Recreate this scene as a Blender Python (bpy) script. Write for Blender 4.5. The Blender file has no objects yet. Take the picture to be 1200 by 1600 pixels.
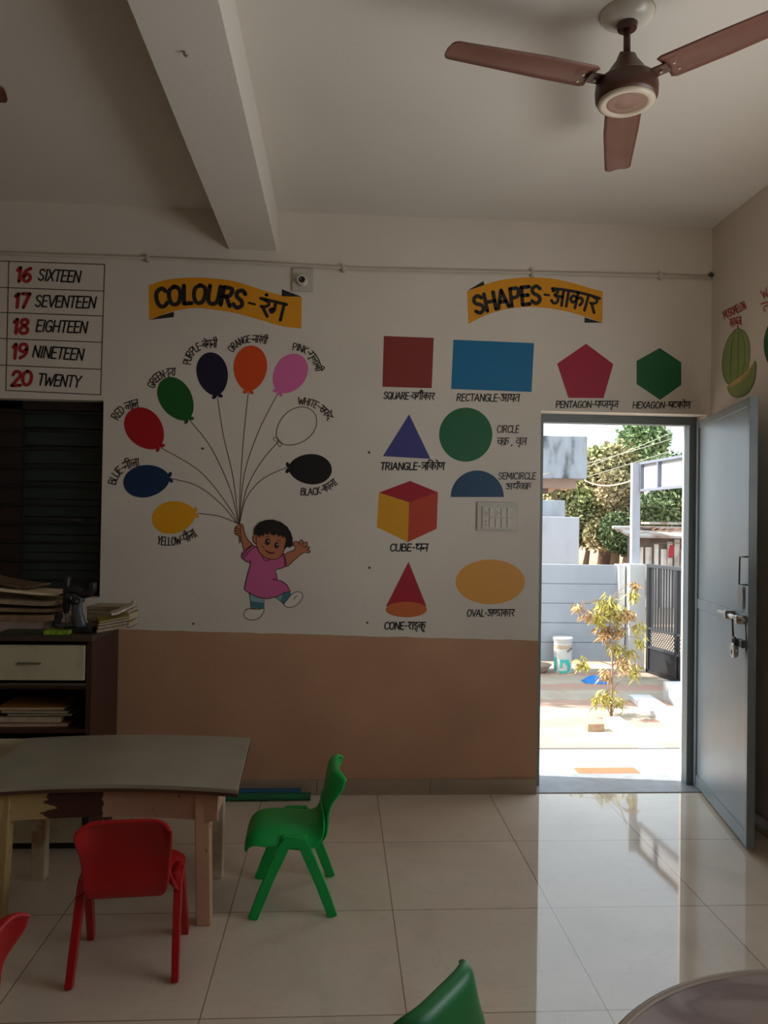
import bpy, bmesh, math, random
from mathutils import Vector, Matrix
random.seed(7)
S = bpy.context.scene
COL = S.collection
PI = math.pi
# ---------------------------------------------------------------- camera
F, PITCH, YAW, ROLL, H, D = 1183.7, .01448, .0573, .01525, 1.4413, 4.0381
XC, ZC = 2.018, 3.09
def cam_axes():
    cy, sy, cp, sp = math.cos(YAW), math.sin(YAW), math.cos(PITCH), math.sin(PITCH)
    f = Vector((sy*cp, cy*cp, sp)); r = Vector((cy, -sy, 0)); u = r.cross(f)
    c, s = math.cos(ROLL), math.sin(ROLL)
    return c*r+s*u, -s*r+c*u, f
RT, UP, FW = cam_axes()
EYE = Vector((0, 0, H))
def ray(x, y): return FW + RT*((x-600)/F) + UP*((800-y)/F)
def at_y(x, y, d): v = ray(x, y); return EYE + v*(d/v.y)
def at_z(x, y, z): v = ray(x, y); return EYE + v*((z-H)/v.z)
def at_x(x, y, X): v = ray(x, y); return EYE + v*(X/v.x)
cd = bpy.data.cameras.new('camera'); cam = bpy.data.objects.new('camera', cd); COL.objects.link(cam)
m3 = Matrix((RT, UP, -FW)).transposed().to_4x4(); m3.translation = EYE; cam.matrix_world = m3
cd.sensor_width = 36; cd.lens = 36*F/1600; cd.clip_start = .05; cd.clip_end = 200
S.camera = cam
# ---------------------------------------------------------------- light
W = bpy.data.worlds.new('sky'); S.world = W; W.use_nodes = True
bg = W.node_tree.nodes['Background']; bg.inputs[0].default_value = (.76, .89, 1, 1); bg.inputs[1].default_value = 1.95
def light(name, kind, loc, direction, energy, color, size=None, angle=None):
    l = bpy.data.lights.new(name, kind); o = bpy.data.objects.new(name, l); COL.objects.link(o)
    o.location = loc; o.rotation_euler = Vector(direction).to_track_quat('-Z', 'Y').to_euler()
    l.energy = energy; l.color = color
    if size: l.shape = 'RECTANGLE'; l.size, l.size_y = size
    if angle: l.angle = angle
    return o
light('sun', 'SUN', (0, 8, 9), (.8, -.1, -.62), 11.5, (1, .96, .89), angle=.012)
light('window_daylight_right', 'AREA', (2.08, 1.95, 1.45), (-1, 0, 1.2), 15.5, (1, .98, .94), size=(1.2, 1.0))
S.view_settings.view_transform = 'Standard'; S.view_settings.look = 'None'
S.view_settings.gamma = 1; S.view_settings.exposure = .1; S.view_settings.use_curve_mapping = False
S.cycles.use_denoising = True; S.cycles.max_bounces = 10; S.cycles.diffuse_bounces = 6
S.cycles.sample_clamp_indirect = 4
# ---------------------------------------------------------------- materials
def lin(c):
    return tuple(((v/255+.055)/1.055)**2.4 if v > 10 else v/255/12.92 for v in c)
MATS = {}
def P(name, rgb, rough=.6, metal=0, var=.06, scale=6, bump=0, spec=.5, bscale=None, rgb2=None, lo=.3, hi=.7, coat=0):
    """principled material; its colour varies with object-space noise, towards rgb2 if given"""
    if name in MATS: return MATS[name]
    m = bpy.data.materials.new(name); m.use_nodes = True; nt = m.node_tree; b = nt.nodes['Principled BSDF']
    b.inputs['Roughness'].default_value = rough; b.inputs['Metallic'].default_value = metal
    b.inputs['Specular IOR Level'].default_value = spec; b.inputs['Coat Weight'].default_value = coat
    c = lin(rgb); d = lin(rgb2) if rgb2 else tuple(v*(1-2*var) for v in c)
    tc = nt.nodes.new('ShaderNodeTexCoord')
    n = nt.nodes.new('ShaderNodeTexNoise'); n.inputs['Scale'].default_value = scale; n.inputs['Detail'].default_value = 5
    nt.links.new(tc.outputs['Object'], n.inputs['Vector'])
    r = nt.nodes.new('ShaderNodeValToRGB'); e = r.color_ramp.elements
    e[0].position, e[1].position = lo, hi; e[0].color = (*c, 1); e[1].color = (*d, 1)
    nt.links.new(n.outputs['Fac'], r.inputs['Fac']); nt.links.new(r.outputs['Color'], b.inputs['Base Color'])
    if bump:
        n2 = nt.nodes.new('ShaderNodeTexNoise'); n2.inputs['Scale'].default_value = bscale or scale*4
        nt.links.new(tc.outputs['Object'], n2.inputs['Vector'])
        bp = nt.nodes.new('ShaderNodeBump'); bp.inputs['Strength'].default_value = bump; bp.inputs['Distance'].default_value = .01
        nt.links.new(n2.outputs['Fac'], bp.inputs['Height']); nt.links.new(bp.outputs['Normal'], b.inputs['Normal'])
    MATS[name] = m; return m
class N:
    """tiny node helper"""
    def __init__(s, name, rough=.5):
        s.m = bpy.data.materials.new(name); s.m.use_nodes = True; s.t = s.m.node_tree
        s.b = s.t.nodes['Principled BSDF']; s.b.inputs['Roughness'].default_value = rough
        g = s.t.nodes.new('ShaderNodeNewGeometry'); x = s.t.nodes.new('ShaderNodeSeparateXYZ')
        s.t.links.new(g.outputs['Position'], x.inputs[0]); s.pos = g.outputs['Position']
        s.x, s.y, s.z = x.outputs
    def put(s, sock, v):
        if hasattr(v, 'node'): s.t.links.new(v, sock)
        else: sock.default_value = v
    def ma(s, op, a, b=0., c=0.):
        n = s.t.nodes.new('ShaderNodeMath'); n.operation = op
        for i, v in enumerate((a, b, c)): s.put(n.inputs[i], v)
        return n.outputs[0]
    def noise(s, scale, detail=4, vec=None, dist=0):
        n = s.t.nodes.new('ShaderNodeTexNoise'); n.inputs['Scale'].default_value = scale; n.inputs['Detail'].default_value = detail
        n.inputs['Distortion'].default_value = dist; s.t.links.new(vec or s.pos, n.inputs['Vector']); return n.outputs['Fac']
    def ramp(s, f, stops):
        n = s.t.nodes.new('ShaderNodeValToRGB'); e = n.color_ramp.elements
        while len(e) < len(stops): e.new(.5)
        for q, (p, c) in zip(e, stops): q.position = p; q.color = (*(lin(c) if isinstance(c, tuple) else (c, c, c)), 1)
        s.t.links.new(f, n.inputs[0]); return n.outputs[0]
    def mix(s, f, a, b, mode='MIX'):
        n = s.t.nodes.new('ShaderNodeMix'); n.data_type = 'RGBA'; n.blend_type = mode
        s.put(n.inputs[0], f)
        for i, v in ((6, a), (7, b)): s.put(n.inputs[i], (*lin(v), 1) if isinstance(v, tuple) else v)
        return n.outputs[2]
    def combine(s, x, y, z):
        n = s.t.nodes.new('ShaderNodeCombineXYZ')
        for i, v in enumerate((x, y, z)): s.put(n.inputs[i], v)
        return n.outputs[0]
    def bump(s, h, st, dist=.01):
        n = s.t.nodes.new('ShaderNodeBump'); n.inputs['Strength'].default_value = st; n.inputs['Distance'].default_value = dist
        s.t.links.new(h, n.inputs['Height']); s.t.links.new(n.outputs[0], s.b.inputs['Normal'])
    def color(s, c): s.put(s.b.inputs['Base Color'], c); return s.m
def wall_material():
    n = N('painted_plaster', .62)
    white = n.ramp(n.noise(1.7, 5), [(.3, (225, 214, 200)), (.7, (214, 203, 189))])
    brown = n.ramp(n.noise(2.5, 6), [(.3, (194, 147, 114)), (.7, (180, 135, 104))])
    edge = n.ma('ADD', n.ma('MULTIPLY_ADD', n.x, -.0199, .8412), n.ma('MULTIPLY', n.ma('SUBTRACT', n.noise(9, 3), .5), .012))
    isb = n.ma('LESS_THAN', n.z, edge)
    isin = n.ma('LESS_THAN', n.ma('ABSOLUTE', n.ma('SUBTRACT', n.y, D)), .02)
    n.bump(n.noise(40, 3), .12)
    return n.color(n.mix(n.ma('MULTIPLY', isb, isin), white, brown))
def floor_material():
    n = N('polished_vitrified_tile', .1)
    def line(v, o):
        f = n.ma('FRACT', n.ma('DIVIDE', n.ma('SUBTRACT', v, o-.6*20), .6))
        return n.ma('LESS_THAN', n.ma('MINIMUM', f, n.ma('SUBTRACT', 1., f)), .0036)
    grout = n.ma('MAXIMUM', line(n.x, 1.4173), line(n.y, 3.4354))
    ix = n.ma('FLOOR', n.ma('DIVIDE', n.ma('SUBTRACT', n.x, 1.4173-12), .6)); iy = n.ma('FLOOR', n.ma('DIVIDE', n.ma('SUBTRACT', n.y, 3.4354-12), .6))
    off = n.combine(n.ma('MULTIPLY_ADD', ix, 3.7, n.x), n.ma('MULTIPLY_ADD', iy, 5.3, n.y), 0.)
    base = n.ramp(n.noise(2.2, 6, off, .6), [(.3, (226, 210, 190)), (.55, (218, 201, 181)), (.72, (206, 189, 170))])
    vein = n.ramp(n.noise(3.2, 7, off, 2.2), [(.485, 0.), (.5, 1.), (.515, 0.)])
    vm = n.t.nodes.new('ShaderNodeMath'); vm.operation = 'MULTIPLY'; n.t.links.new(vein, vm.inputs[0]); vm.inputs[1].default_value = .16
    c = n.mix(vm.outputs[0], base, (172, 158, 144))
    r = n.ramp(n.noise(5, 4), [(.35, .03), (.75, .07)]); n.t.links.new(r, n.b.inputs['Roughness'])
    n.b.inputs['IOR'].default_value = 1.62
    return n.color(n.mix(grout, c, (150, 134, 117)))
def paver_material():
    n = N('sandy_courtyard_pavers', .9)
    w = n.ma('MULTIPLY', n.ma('SUBTRACT', n.noise(1.3, 4), .5), .35)
    f = n.ma('FRACT', n.ma('DIVIDE', n.ma('ADD', n.y, w), .66))
    red = n.ramp(n.noise(5, 4), [(.35, (184, 140, 124)), (.7, (168, 148, 130))])
    tan = n.ramp(n.noise(4, 5), [(.3, (184, 172, 154)), (.7, (160, 144, 126))])
    band = n.ramp(f, [(.0, 1.), (.3, 1.), (.38, 0.), (.94, 0.), (1., 1.)])
    n.bump(n.noise(30, 4), .3)
    return n.color(n.mix(band, tan, red))
def foliage(name, cols, scale=.5):
    n = N(name, .8); return n.color(n.ramp(n.noise(scale, 6), [(.28+.44*i/(len(cols)-1), c) for i, c in enumerate(cols)]))
def stained(name, a, b, c, s=1.):
    n = N(name, .85); v = n.combine(n.x, n.y, n.ma('MULTIPLY', n.z, .35))
    base = n.ramp(n.noise(2.2*s, 6, v), [(.32, a), (.52, b), (.64, c)]); n.bump(n.noise(14*s, 5), .2); return n.color(base)
# ---------------------------------------------------------------- mesh helpers
def tag(o, label=None, cat=None, group=None, kind=None):
    for k, v in (('label', label), ('category', cat), ('group', group), ('kind', kind)):
        if v: o[k] = v
    return o
def thing(name, label, cat, loc=(0, 0, 0), rz=0, group=None):
    o = bpy.data.objects.new(name, None); COL.objects.link(o); o.location = loc; o.rotation_euler = (0, 0, rz)
    o.empty_display_size = .1
    return tag(o, label, cat, group)
def obj(name, bm, mat, parent=None, world=True, smooth=False, bevel=0, mods=None):
    """link a bmesh as one object; coordinates given in the world frame are moved into the parent's"""
    if world and parent is not None:
        q = parent; off = Vector()
        while q is not None: off += q.location; q = q.parent
        bmesh.ops.translate(bm, verts=bm.verts, vec=-off)
    me = bpy.data.meshes.new(name); bm.to_mesh(me); bm.free()
    for m in (mat if isinstance(mat, (list, tuple)) else [mat]): me.materials.append(m)
    if smooth:
        for p in me.polygons: p.use_smooth = True
    o = bpy.data.objects.new(name, me); COL.objects.link(o); o.parent = parent
    if bevel:
        b = o.modifiers.new('bevel', 'BEVEL'); b.width = bevel; b.segments = 2; b.limit_method = 'ANGLE'
    return o
def solid(name, bm, mat, label, cat, group=None, loc=None, **k):
    """a thing that is one mesh"""
    if loc is not None: bmesh.ops.translate(bm, verts=bm.verts, vec=-Vector(loc))
    o = obj(name, bm, mat, **k)
    if loc is not None: o.location = loc
    return tag(o, label, cat, group)
def struct(name, bm, mat, **k): return tag(obj(name, bm, mat, **k), kind='structure')
def new(): return bmesh.new()
def box(bm, x0, x1, y0, y1, z0, z1, mat=0):
    v = [bm.verts.new(p) for p in ((x0, y0, z0), (x1, y0, z0), (x1, y1, z0), (x0, y1, z0), (x0, y0, z1), (x1, y0, z1), (x1, y1, z1), (x0, y1, z1))]
    for f in ((3, 2, 1, 0), (4, 5, 6, 7), (0, 1, 5, 4), (1, 2, 6, 5), (2, 3, 7, 6), (3, 0, 4, 7)):
        bm.faces.new([v[i] for i in f]).material_index = mat
    return v
def B(*a): bm = new(); box(bm, *a); return bm
def obox(bm, c, s, rz=0, rx=0, ry=0):
    v = box(bm, -s[0]/2, s[0]/2, -s[1]/2, s[1]/2, -s[2]/2, s[2]/2)
    M = Matrix.Translation(c) @ Matrix.Rotation(rz, 4, 'Z') @ Matrix.Rotation(rx, 4, 'X') @ Matrix.Rotation(ry, 4, 'Y')
    bmesh.ops.transform(bm, matrix=M, verts=v); return v
def OB(*a, **k): bm = new(); obox(bm, *a, **k); return bm
def tube(bm, pts, r, n=10, flat=1., side=None, cap=True, turn=0):
    """tube along points; r a radius or one per point; flat squeezes it along the side vector"""
    pts = [Vector(p) for p in pts]; rs = r if isinstance(r, (list, tuple)) else [r]*len(pts); rings = []
    prev = None
    for i, p in enumerate(pts):
        t = (pts[min(i+1, len(pts)-1)]-pts[max(i-1, 0)]).normalized()
        a = Vector(side) if side else (prev if prev is not None else (Vector((0, 0, 1)) if abs(t.z) < .9 else Vector((1, 0, 0))))
        a = (a - t*a.dot(t)).normalized(); b = t.cross(a); prev = a
        rings.append([bm.verts.new(p + a*(math.cos(q)*rs[i]*flat) + b*(math.sin(q)*rs[i])) for q in (turn+2*PI*k/n for k in range(n))])
    for u, w in zip(rings, rings[1:]):
        for k in range(n): bm.faces.new((u[k], u[(k+1) % n], w[(k+1) % n], w[k]))
    if cap:
        bm.faces.new(rings[0][::-1]); bm.faces.new(rings[-1])
    return bm
def T(*a, **k): return tube(new(), *a, **k)
def lathe(bm, prof, n=32, c=(0, 0, 0)):
    rings = []
    for r, z in prof:
        if r < 1e-5: rings.append([bm.verts.new((c[0], c[1], c[2]+z))])
        else: rings.append([bm.verts.new((c[0]+r*math.cos(2*PI*k/n), c[1]+r*math.sin(2*PI*k/n), c[2]+z)) for k in range(n)])
    for u, w in zip(rings, rings[1:]):
        for k in range(n):
            j = (k+1) % n
            q = [u[k % len(u)], u[j % len(u)], w[j % len(w)], w[k % len(w)]]
            q = [v for i, v in enumerate(q) if v not in q[:i]]
            if len(q) > 2: bm.faces.new(q)
    bmesh.ops.recalc_face_normals(bm, faces=bm.faces); return bm
def L(*a, **k): return lathe(new(), *a, **k)
def prism(bm, poly, z0, z1):
    lo = [bm.verts.new((x, y, z0)) for x, y in poly]; hi = [bm.verts.new((x, y, z1)) for x, y in poly]
    bm.faces.new(lo[::-1]); bm.faces.new(hi)
    for i in range(len(poly)):
        j = (i+1) % len(poly); bm.faces.new((lo[i], lo[j], hi[j], hi[i]))
    bmesh.ops.recalc_face_normals(bm, faces=bm.faces); return bm
def smooth_pts(pts, n=5, closed=False):
    pts = [Vector(p) for p in pts]
    if len(pts) < 3: return pts
    out = []; m = len(pts)
    g = (lambda i: pts[i % m]) if closed else (lambda i: pts[max(0, min(m-1, i))])
    for i in range(m if closed else m-1):
        a, b, c, d = g(i-1), g(i), g(i+1), g(i+2)
        for k in range(n):
            t = k/n
            out.append(.5*((2*b)+(c-a)*t+(2*a-5*b+4*c-d)*t*t+(3*b-a-3*c+d)*t**3))
    if not closed: out.append(pts[-1])
    return out
# ---------------------------------------------------------------- paint on walls
class Surf:
    """a painted wall: pixel of the photograph -> point on the wall's plane, raised by a coat of paint"""
    def __init__(s, at, normal, u): s.at, s.n, s.u = at, Vector(normal), Vector(u)
    def p(s, q, lift=0): return s.at(q[0], q[1]) + s.n*lift
BACK = Surf(lambda x, y: at_y(x, y, D), (0, -1, 0), (1, 0, 0))
RIGHT = Surf(lambda x, y: at_x(x, y, XC), (-1, 0, 0), (0, -1, 0))
LIFT = .0007
def fill(sf, pts, lift=1, bm=None):
    bm = bm or new(); v = [bm.verts.new(sf.p(p, LIFT*lift)) for p in pts]
    f = bm.faces.new(v); f.normal_update()
    if f.normal.dot(sf.n) < 0: f.normal_flip()
    return bm
def brush(sf, lines, w, lift=2, bm=None):
    """brush strokes of width w (in photo pixels at the wall), round ended"""
    bm = bm or new(); hw = w*.00341*.5; h = LIFT*lift; up = Vector((0, 0, 1))
    def face(vs):
        f = bm.faces.new([bm.verts.new(v) for v in vs]); f.normal_update()
        if f.normal.dot(sf.n) < 0: f.normal_flip()
    for ln in lines:
        q = [sf.p(p, h) for p in ln]; nr = []
        for i in range(len(q)):
            t = q[min(i+1, len(q)-1)]-q[max(i-1, 0)]
            nr.append(t.cross(sf.n).normalized()*hw if t.length > 1e-9 else up*hw)
        for i in range(len(q)-1):
            face((q[i]+nr[i], q[i+1]+nr[i+1], q[i+1]-nr[i+1], q[i]-nr[i]))
        for e in (q[0], q[-1]):
            face([e + sf.u*(hw*math.cos(a)) + up*(hw*math.sin(a)) for a in (PI*k/4 for k in range(8))])
    return bm
def ell(cx, cy, rx, ry, n=40, rot=0, a0=0, a1=2*PI):
    o = []
    for k in range(n):
        a = a0+(a1-a0)*k/(n if a1-a0 > 6.28 else n-1); x, y = rx*math.cos(a), ry*math.sin(a)
        o.append((cx+x*math.cos(rot)-y*math.sin(rot), cy+x*math.sin(rot)+y*math.cos(rot)))
    return o
# letters: advance, strokes; each stroke "c..." is a smooth curve, others straight; coordinates 0-9 hex-like pairs / 100
def G(adv, *st): return adv, [(s[0] == 'c', [(float(a), float(b)) for a, b in (p.split(',') for p in s.lstrip('c').split())]) for s in st]
FONT = {
 'A': G(.66, '.02,0 .3,1 .58,0', '.12,.35 .48,.35'), 'B': G(.6, '.08,0 .08,1', 'c.08,1 .4,.97 .42,.6 .1,.53', 'c.1,.53 .5,.5 .5,.06 .08,0'),
 'C': G(.58, 'c.5,.82 .36,1 .12,.85 .06,.45 .14,.1 .34,0 .52,.16'), 'D': G(.62, '.08,0 .08,1', 'c.08,1 .42,.92 .54,.5 .42,.08 .08,0'),
 'E': G(.52, '.46,1 .08,1 .08,0 .46,0', '.08,.52 .4,.52'), 'F': G(.5, '.46,1 .08,1 .08,0', '.08,.52 .4,.52'),
 'G': G(.62, 'c.52,.84 .36,1 .12,.85 .06,.45 .14,.1 .34,0 .52,.14', '.52,.1 .52,.45 .34,.45'), 'H': G(.64, '.08,0 .08,1', '.54,0 .54,1', '.08,.5 .54,.5'),
 'I': G(.24, '.12,0 .12,1'), 'K': G(.58, '.08,0 .08,1', '.5,1 .1,.48 .54,0'), 'L': G(.48, '.08,1 .08,0 .44,0'), 'M': G(.78, '.06,0 .12,1 .38,.3 .64,1 .7,0'),
 'N': G(.64, '.08,0 .08,1 .54,0 .54,1'), 'O': G(.66, 'c.32,1 .1,.82 .06,.45 .14,.1 .32,0 .5,.12 .58,.5 .52,.85 .32,1'),
 'P': G(.56, '.08,0 .08,1', 'c.08,1 .42,.98 .48,.72 .38,.5 .08,.46'), 'Q': G(.66, 'c.32,1 .1,.82 .06,.45 .14,.1 .32,0 .5,.12 .58,.5 .52,.85 .32,1', '.36,.28 .6,-.1'),
 'R': G(.6, '.08,0 .08,1', 'c.08,1 .42,.98 .46,.74 .36,.54 .08,.5', '.26,.5 .52,0'), 'S': G(.56, 'c.47,.84 .3,1 .1,.86 .14,.6 .4,.42 .46,.16 .26,0 .06,.16'),
 'T': G(.56, '.02,1 .54,1', '.28,1 .28,0'), 'U': G(.62, 'c.08,1 .07,.3 .18,.03 .4,.02 .53,.26 .54,1'), 'V': G(.6, '.03,1 .3,0 .57,1'),
 'W': G(.84, '.03,1 .2,0 .4,.7 .6,0 .8,1'), 'X': G(.58, '.04,0 .52,1', '.04,1 .52,0'), 'Y': G(.56, '.02,1 .28,.5 .54,1', '.28,.5 .28,0'),
 '-': G(.4, '.1,.48 .28,.48'), ' ': G(.32), ',': G(.24, '.12,.08 .06,-.16'), '1': G(.4, '.08,.8 .24,1 .24,0'),
 '6': G(.62, 'c.48,.95 .2,.75 .08,.35 .18,.04 .42,.04 .52,.3 .38,.54 .12,.4'), '7': G(.58, '.06,1 .52,1 .22,0'),
 '8': G(.62, 'c.3,.54 .1,.72 .16,.96 .42,.96 .48,.74 .3,.54 .08,.3 .14,.02 .44,.02 .52,.28 .3,.54'), '9': G(.62, 'c.5,.62 .3,.46 .1,.62 .14,.94 .38,1 .52,.8 .48,.3 .16,0'),
 '2': G(.6, 'c.08,.78 .2,1 .44,.94 .48,.68 .26,.3 .06,0', '.06,0 .54,0'), '0': G(.64, 'c.3,1 .1,.82 .06,.45 .14,.1 .3,0 .48,.12 .56,.5 .5,.85 .3,1'),
 '5': G(.58, '.48,1 .12,1 .1,.56', 'c.1,.56 .36,.64 .5,.34 .36,.03 .06,.1'),
 # devanagari: h at 1 is the head line
 'ra': G(.5, 'c.12,.98 .36,.9 .4,.7 .24,.56 .1,.54', '.16,.54 .46,.04'), 'ga': G(.66, 'c.18,1 .2,.5 .1,.34 .02,.46 .12,.56', '.56,1 .56,0'),
 'a': G(.74, 'c.06,.84 .24,.95 .34,.8 .18,.6 .38,.48 .36,.18 .16,.1 .02,.26', '.2,.58 .62,.55', '.64,1 .64,0'), 'aa': G(.3, '.18,1 .18,0'),
 'ka': G(.8, '.4,1 .4,0', 'c.4,.62 .2,.74 .06,.54 .18,.32 .4,.5', 'c.4,.6 .62,.7 .74,.5 .64,.24'), 'la': G(.78, 'c.06,.3 .1,.62 .28,.62 .36,.38 .28,.14', 'c.36,.4 .48,.62 .68,.56', '.68,1 .68,0'),
 'ha': G(.56, '.3,1 .3,.8', 'c.3,.8 .12,.72 .16,.52 .42,.46 .44,.22 .2,.24 .16,.0 .36,-.16'), 'na': G(.64, 'c.22,.46 .08,.5 .06,.34 .18,.3 .22,.44 .54,.46', '.56,1 .56,0'),
 'ba': G(.66, 'c.54,.66 .2,.72 .06,.48 .2,.28 .54,.36', '.14,.64 .48,.34', '.56,1 .56,0'), 'va': G(.66, 'c.54,.66 .2,.72 .06,.48 .2,.28 .54,.36', '.56,1 .56,0'),
 'sa': G(.72, 'c.1,.98 .32,.9 .34,.68 .08,.54', '.14,.54 .42,.08', '.22,.56 .62,.56', '.62,1 .62,0'), 'pa': G(.64, 'c.1,1 .1,.5 .26,.36 .54,.46', '.56,1 .56,0'),
 'fa': G(.84, 'c.08,1 .08,.5 .22,.36 .44,.46', '.44,1 .44,0', 'c.44,.58 .66,.68 .78,.5 .68,.26'), 'da': G(.54, '.3,1 .3,.8', 'c.3,.8 .1,.66 .12,.4 .32,.3 .42,.42', '.34,.34 .5,.02'),
 'sha': G(.64, 'c.1,1 .1,.5 .26,.36 .54,.46', '.16,.74 .5,.4', '.56,1 .56,0'), 'ya': G(.66, 'c.08,.92 .28,.86 .24,.64 .1,.56 .16,.32 .38,.3 .56,.5', '.58,1 .58,0'),
 'ta': G(.64, 'c.54,.64 .26,.64 .1,.42 .2,.12', '.56,1 .56,0'), 'gha': G(.68, 'c.06,.9 .28,.84 .12,.64 .12,.4 .3,.28 .58,.44', '.6,1 .6,0'),
 'cha': G(.66, '.06,.66 .56,.66', 'c.2,.66 .12,.36 .34,.22 .56,.42', '.58,1 .58,0'), 'kra': G(.8, '.4,1 .4,0', 'c.4,.62 .2,.74 .06,.54 .18,.32 .4,.5', 'c.4,.6 .62,.7 .74,.5 .64,.24', '.4,.24 .14,.02'),
 'tta': G(.66, '.08,.7 .56,.7', 'c.56,.44 .26,.46 .1,.3 .2,.04', '.58,1 .58,0'), 'sza': G(.7, 'c.1,.92 .32,.9 .3,.66 .08,.56', '.1,.56 .34,.06', '.6,1 .6,0'),
 'nga': G(.6, '.28,1 .28,.8', 'c.28,.8 .08,.7 .14,.52 .44,.46 .44,.16 .12,.16', '.54,.62 .58,.58', '.3,-.06 .48,-.22'), 'Da': G(.56, '.28,1 .28,.8', 'c.28,.8 .08,.7 .14,.52 .44,.46 .44,.16 .12,.16'),
 'Na': G(.68, 'c.08,1 .08,.5 .22,.38 .36,.5 .36,1', '.58,1 .58,0'), 'Nh': G(.44, 'c.08,1 .08,.5 .22,.38 .36,.5 .36,1'), 'Ta': G(.56, '.3,1 .3,.8', 'c.3,.8 .08,.66 .08,.3 .32,.14 .46,.3'),
 'dha': G(.68, 'c.1,.98 .3,.88 .14,.66 .12,.4 .34,.28 .58,.44', '.6,1 .6,0'), 'ja': G(.68, 'c.58,.6 .3,.6 .36,.34 .16,.2 .04,.4', '.6,1 .6,0'),
 'bha': G(.7, 'c.1,.98 .26,.9 .24,.5 .1,.44', '.1,.46 .6,.46', '.6,1 .6,0'), 'kha': G(.95, 'c.1,.98 .32,.9 .3,.66 .08,.56', '.1,.56 .4,.04', 'c.84,.66 .54,.72 .42,.48 .54,.28 .84,.36', '.86,1 .86,0'),
 'tra': G(.64, '.54,.66 .1,.66', '.54,.5 .12,.26', '.56,1 .56,0'),
 'ii': G(.34, '.18,1 .18,0', 'c.18,1 .08,1.36 -.18,1.34 -.26,1.02'), 'i': G(.3, '.12,1 .12,0', 'c.12,1 .18,1.34 .5,1.34 .7,1.02'),
 'e': G(0, 'c-.1,1 -.18,1.22 -.36,1.36'), 'o': G(.3, '.18,1 .18,0', 'c.18,1 .1,1.24 -.1,1.38'), 'u': G(0, 'c-.12,-.02 -.26,-.08 -.2,-.26 -.04,-.3'), 'uu': G(0, 'c-.12,-.02 -.3,-.12 -.1,-.2 .02,-.34'),
 'rr': G(0, 'c-.12,0 -.28,-.12 -.1,-.28'), 'm': G(0, '-.3,1.28 -.27,1.28'), 'reph': G(0, 'c-.1,1 -.2,1.3 .04,1.32 .06,1.14'),
}
def lettering(sf, tokens, base, h, w, slant=.12, lift=3, bm=None):
    """tokens: strings of latin letters and lists of devanagari syllables, along base (2 or 3 photo points)"""
    base = [Vector(b) for b in base]
    if len(base) == 3:
        p0, pm, p1 = base; c = 2*pm-.5*p0-.5*p1
        curve = [(1-t)**2*p0+2*t*(1-t)*c+t*t*p1 for t in (k/40 for k in range(41))]
    else: curve = [base[0].lerp(base[1], k/10) for k in range(11)]
    cum = [0]
    for a, b in zip(curve, curve[1:]): cum.append(cum[-1]+(b-a).length)
    total = cum[-1]
    glyphs = []; x = 0; bars = []
    for t in tokens:
        if isinstance(t, str):
            for ch in t: glyphs.append((x, FONT[ch][1])); x += FONT[ch][0]
        else:
            x0 = x
            for s in t: glyphs.append((x, FONT[s][1])); x += FONT[s][0]
            bars.append((x0, x))
    sx = total/(x or 1)
    def place(u, v):
        s = u*sx+slant*v*h; s0 = max(0, min(total, s)); i = 0
        while i < len(cum)-2 and cum[i+1] < s0: i += 1
        tg = (curve[i+1]-curve[i]).normalized(); p = curve[i]+tg*(s-cum[i])
        return p + Vector((tg.y, -tg.x))*(v*h)
    lines = []
    for gx, strokes in glyphs:
        for cv, pts in strokes:
            q = [Vector((gx+a, b)) for a, b in pts]
            if cv: q = smooth_pts(q, 4)
            elif len(q) == 2: q = [q[0], q[1]]
            lines.append([place(a, b) for a, b in q])
            if not cv and len(q) > 2:
                lines[-1:] = [[place(*q[i]), place(*q[i+1])] for i in range(len(q)-1)]
    for a, b in bars: lines.append([place(a+(b-a)*k/6, 1) for k in range(7)])
    return brush(sf, lines, w, lift, bm)
# ================================================================ the room
plaster, tile = wall_material(), floor_material()
XL, YF, XO = -4.3, -2.8, 2.24           # left wall, wall behind, outer face of right wall
WIN = (-2.75, -1.248, 1.03, 2.06)       # window in the back wall
DOOR = (1.075, 1.995, 2.062)            # door opening
YB = 4.325                              # outer face of the back wall
bm = B(XL-.2, XO, YF-.2, YB, -.12, 0)
struct('floor', bm, tile)
struct('ceiling', B(XL-.2, XO, YF-.2, YB, ZC, ZC+.15), P('ceiling_paint', (222, 214, 202), .8, scale=1.5, var=.03, bump=.08, bscale=40))
bm = new()
for a in ((XL-.2, WIN[0], 0, ZC), (WIN[0], WIN[1], 0, WIN[2]), (WIN[0], WIN[1], WIN[3], ZC), (WIN[1], DOOR[0], 0, ZC), (DOOR[0], DOOR[1], DOOR[2], ZC), (DOOR[1], XO, 0, ZC)):
    box(bm, a[0], a[1], D, YB, a[2], a[3])
struct('wall_back', bm, plaster)
bm = new()
for a in ((YF-.2, .4, 0, ZC), (.4, 2.6, 0, .9), (.4, 2.6, 2.15, ZC), (2.6, D, 0, ZC)): box(bm, XC, XO, a[0], a[1], a[2], a[3])
struct('wall_right', bm, plaster)
struct('wall_left', B(XL-.2, XL, YF, D, 0, ZC), plaster)
bm = new()
box(bm, XL, XC, YF-.2, YF, 0, ZC)
struct('wall_front', bm, plaster)
struct('ceiling_beam', B(-.612, -.36, YF, D, 2.878, ZC), P('beam_paint', (222, 214, 202), .8, scale=1.5, var=.03, bump=.08, bscale=40))
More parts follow.
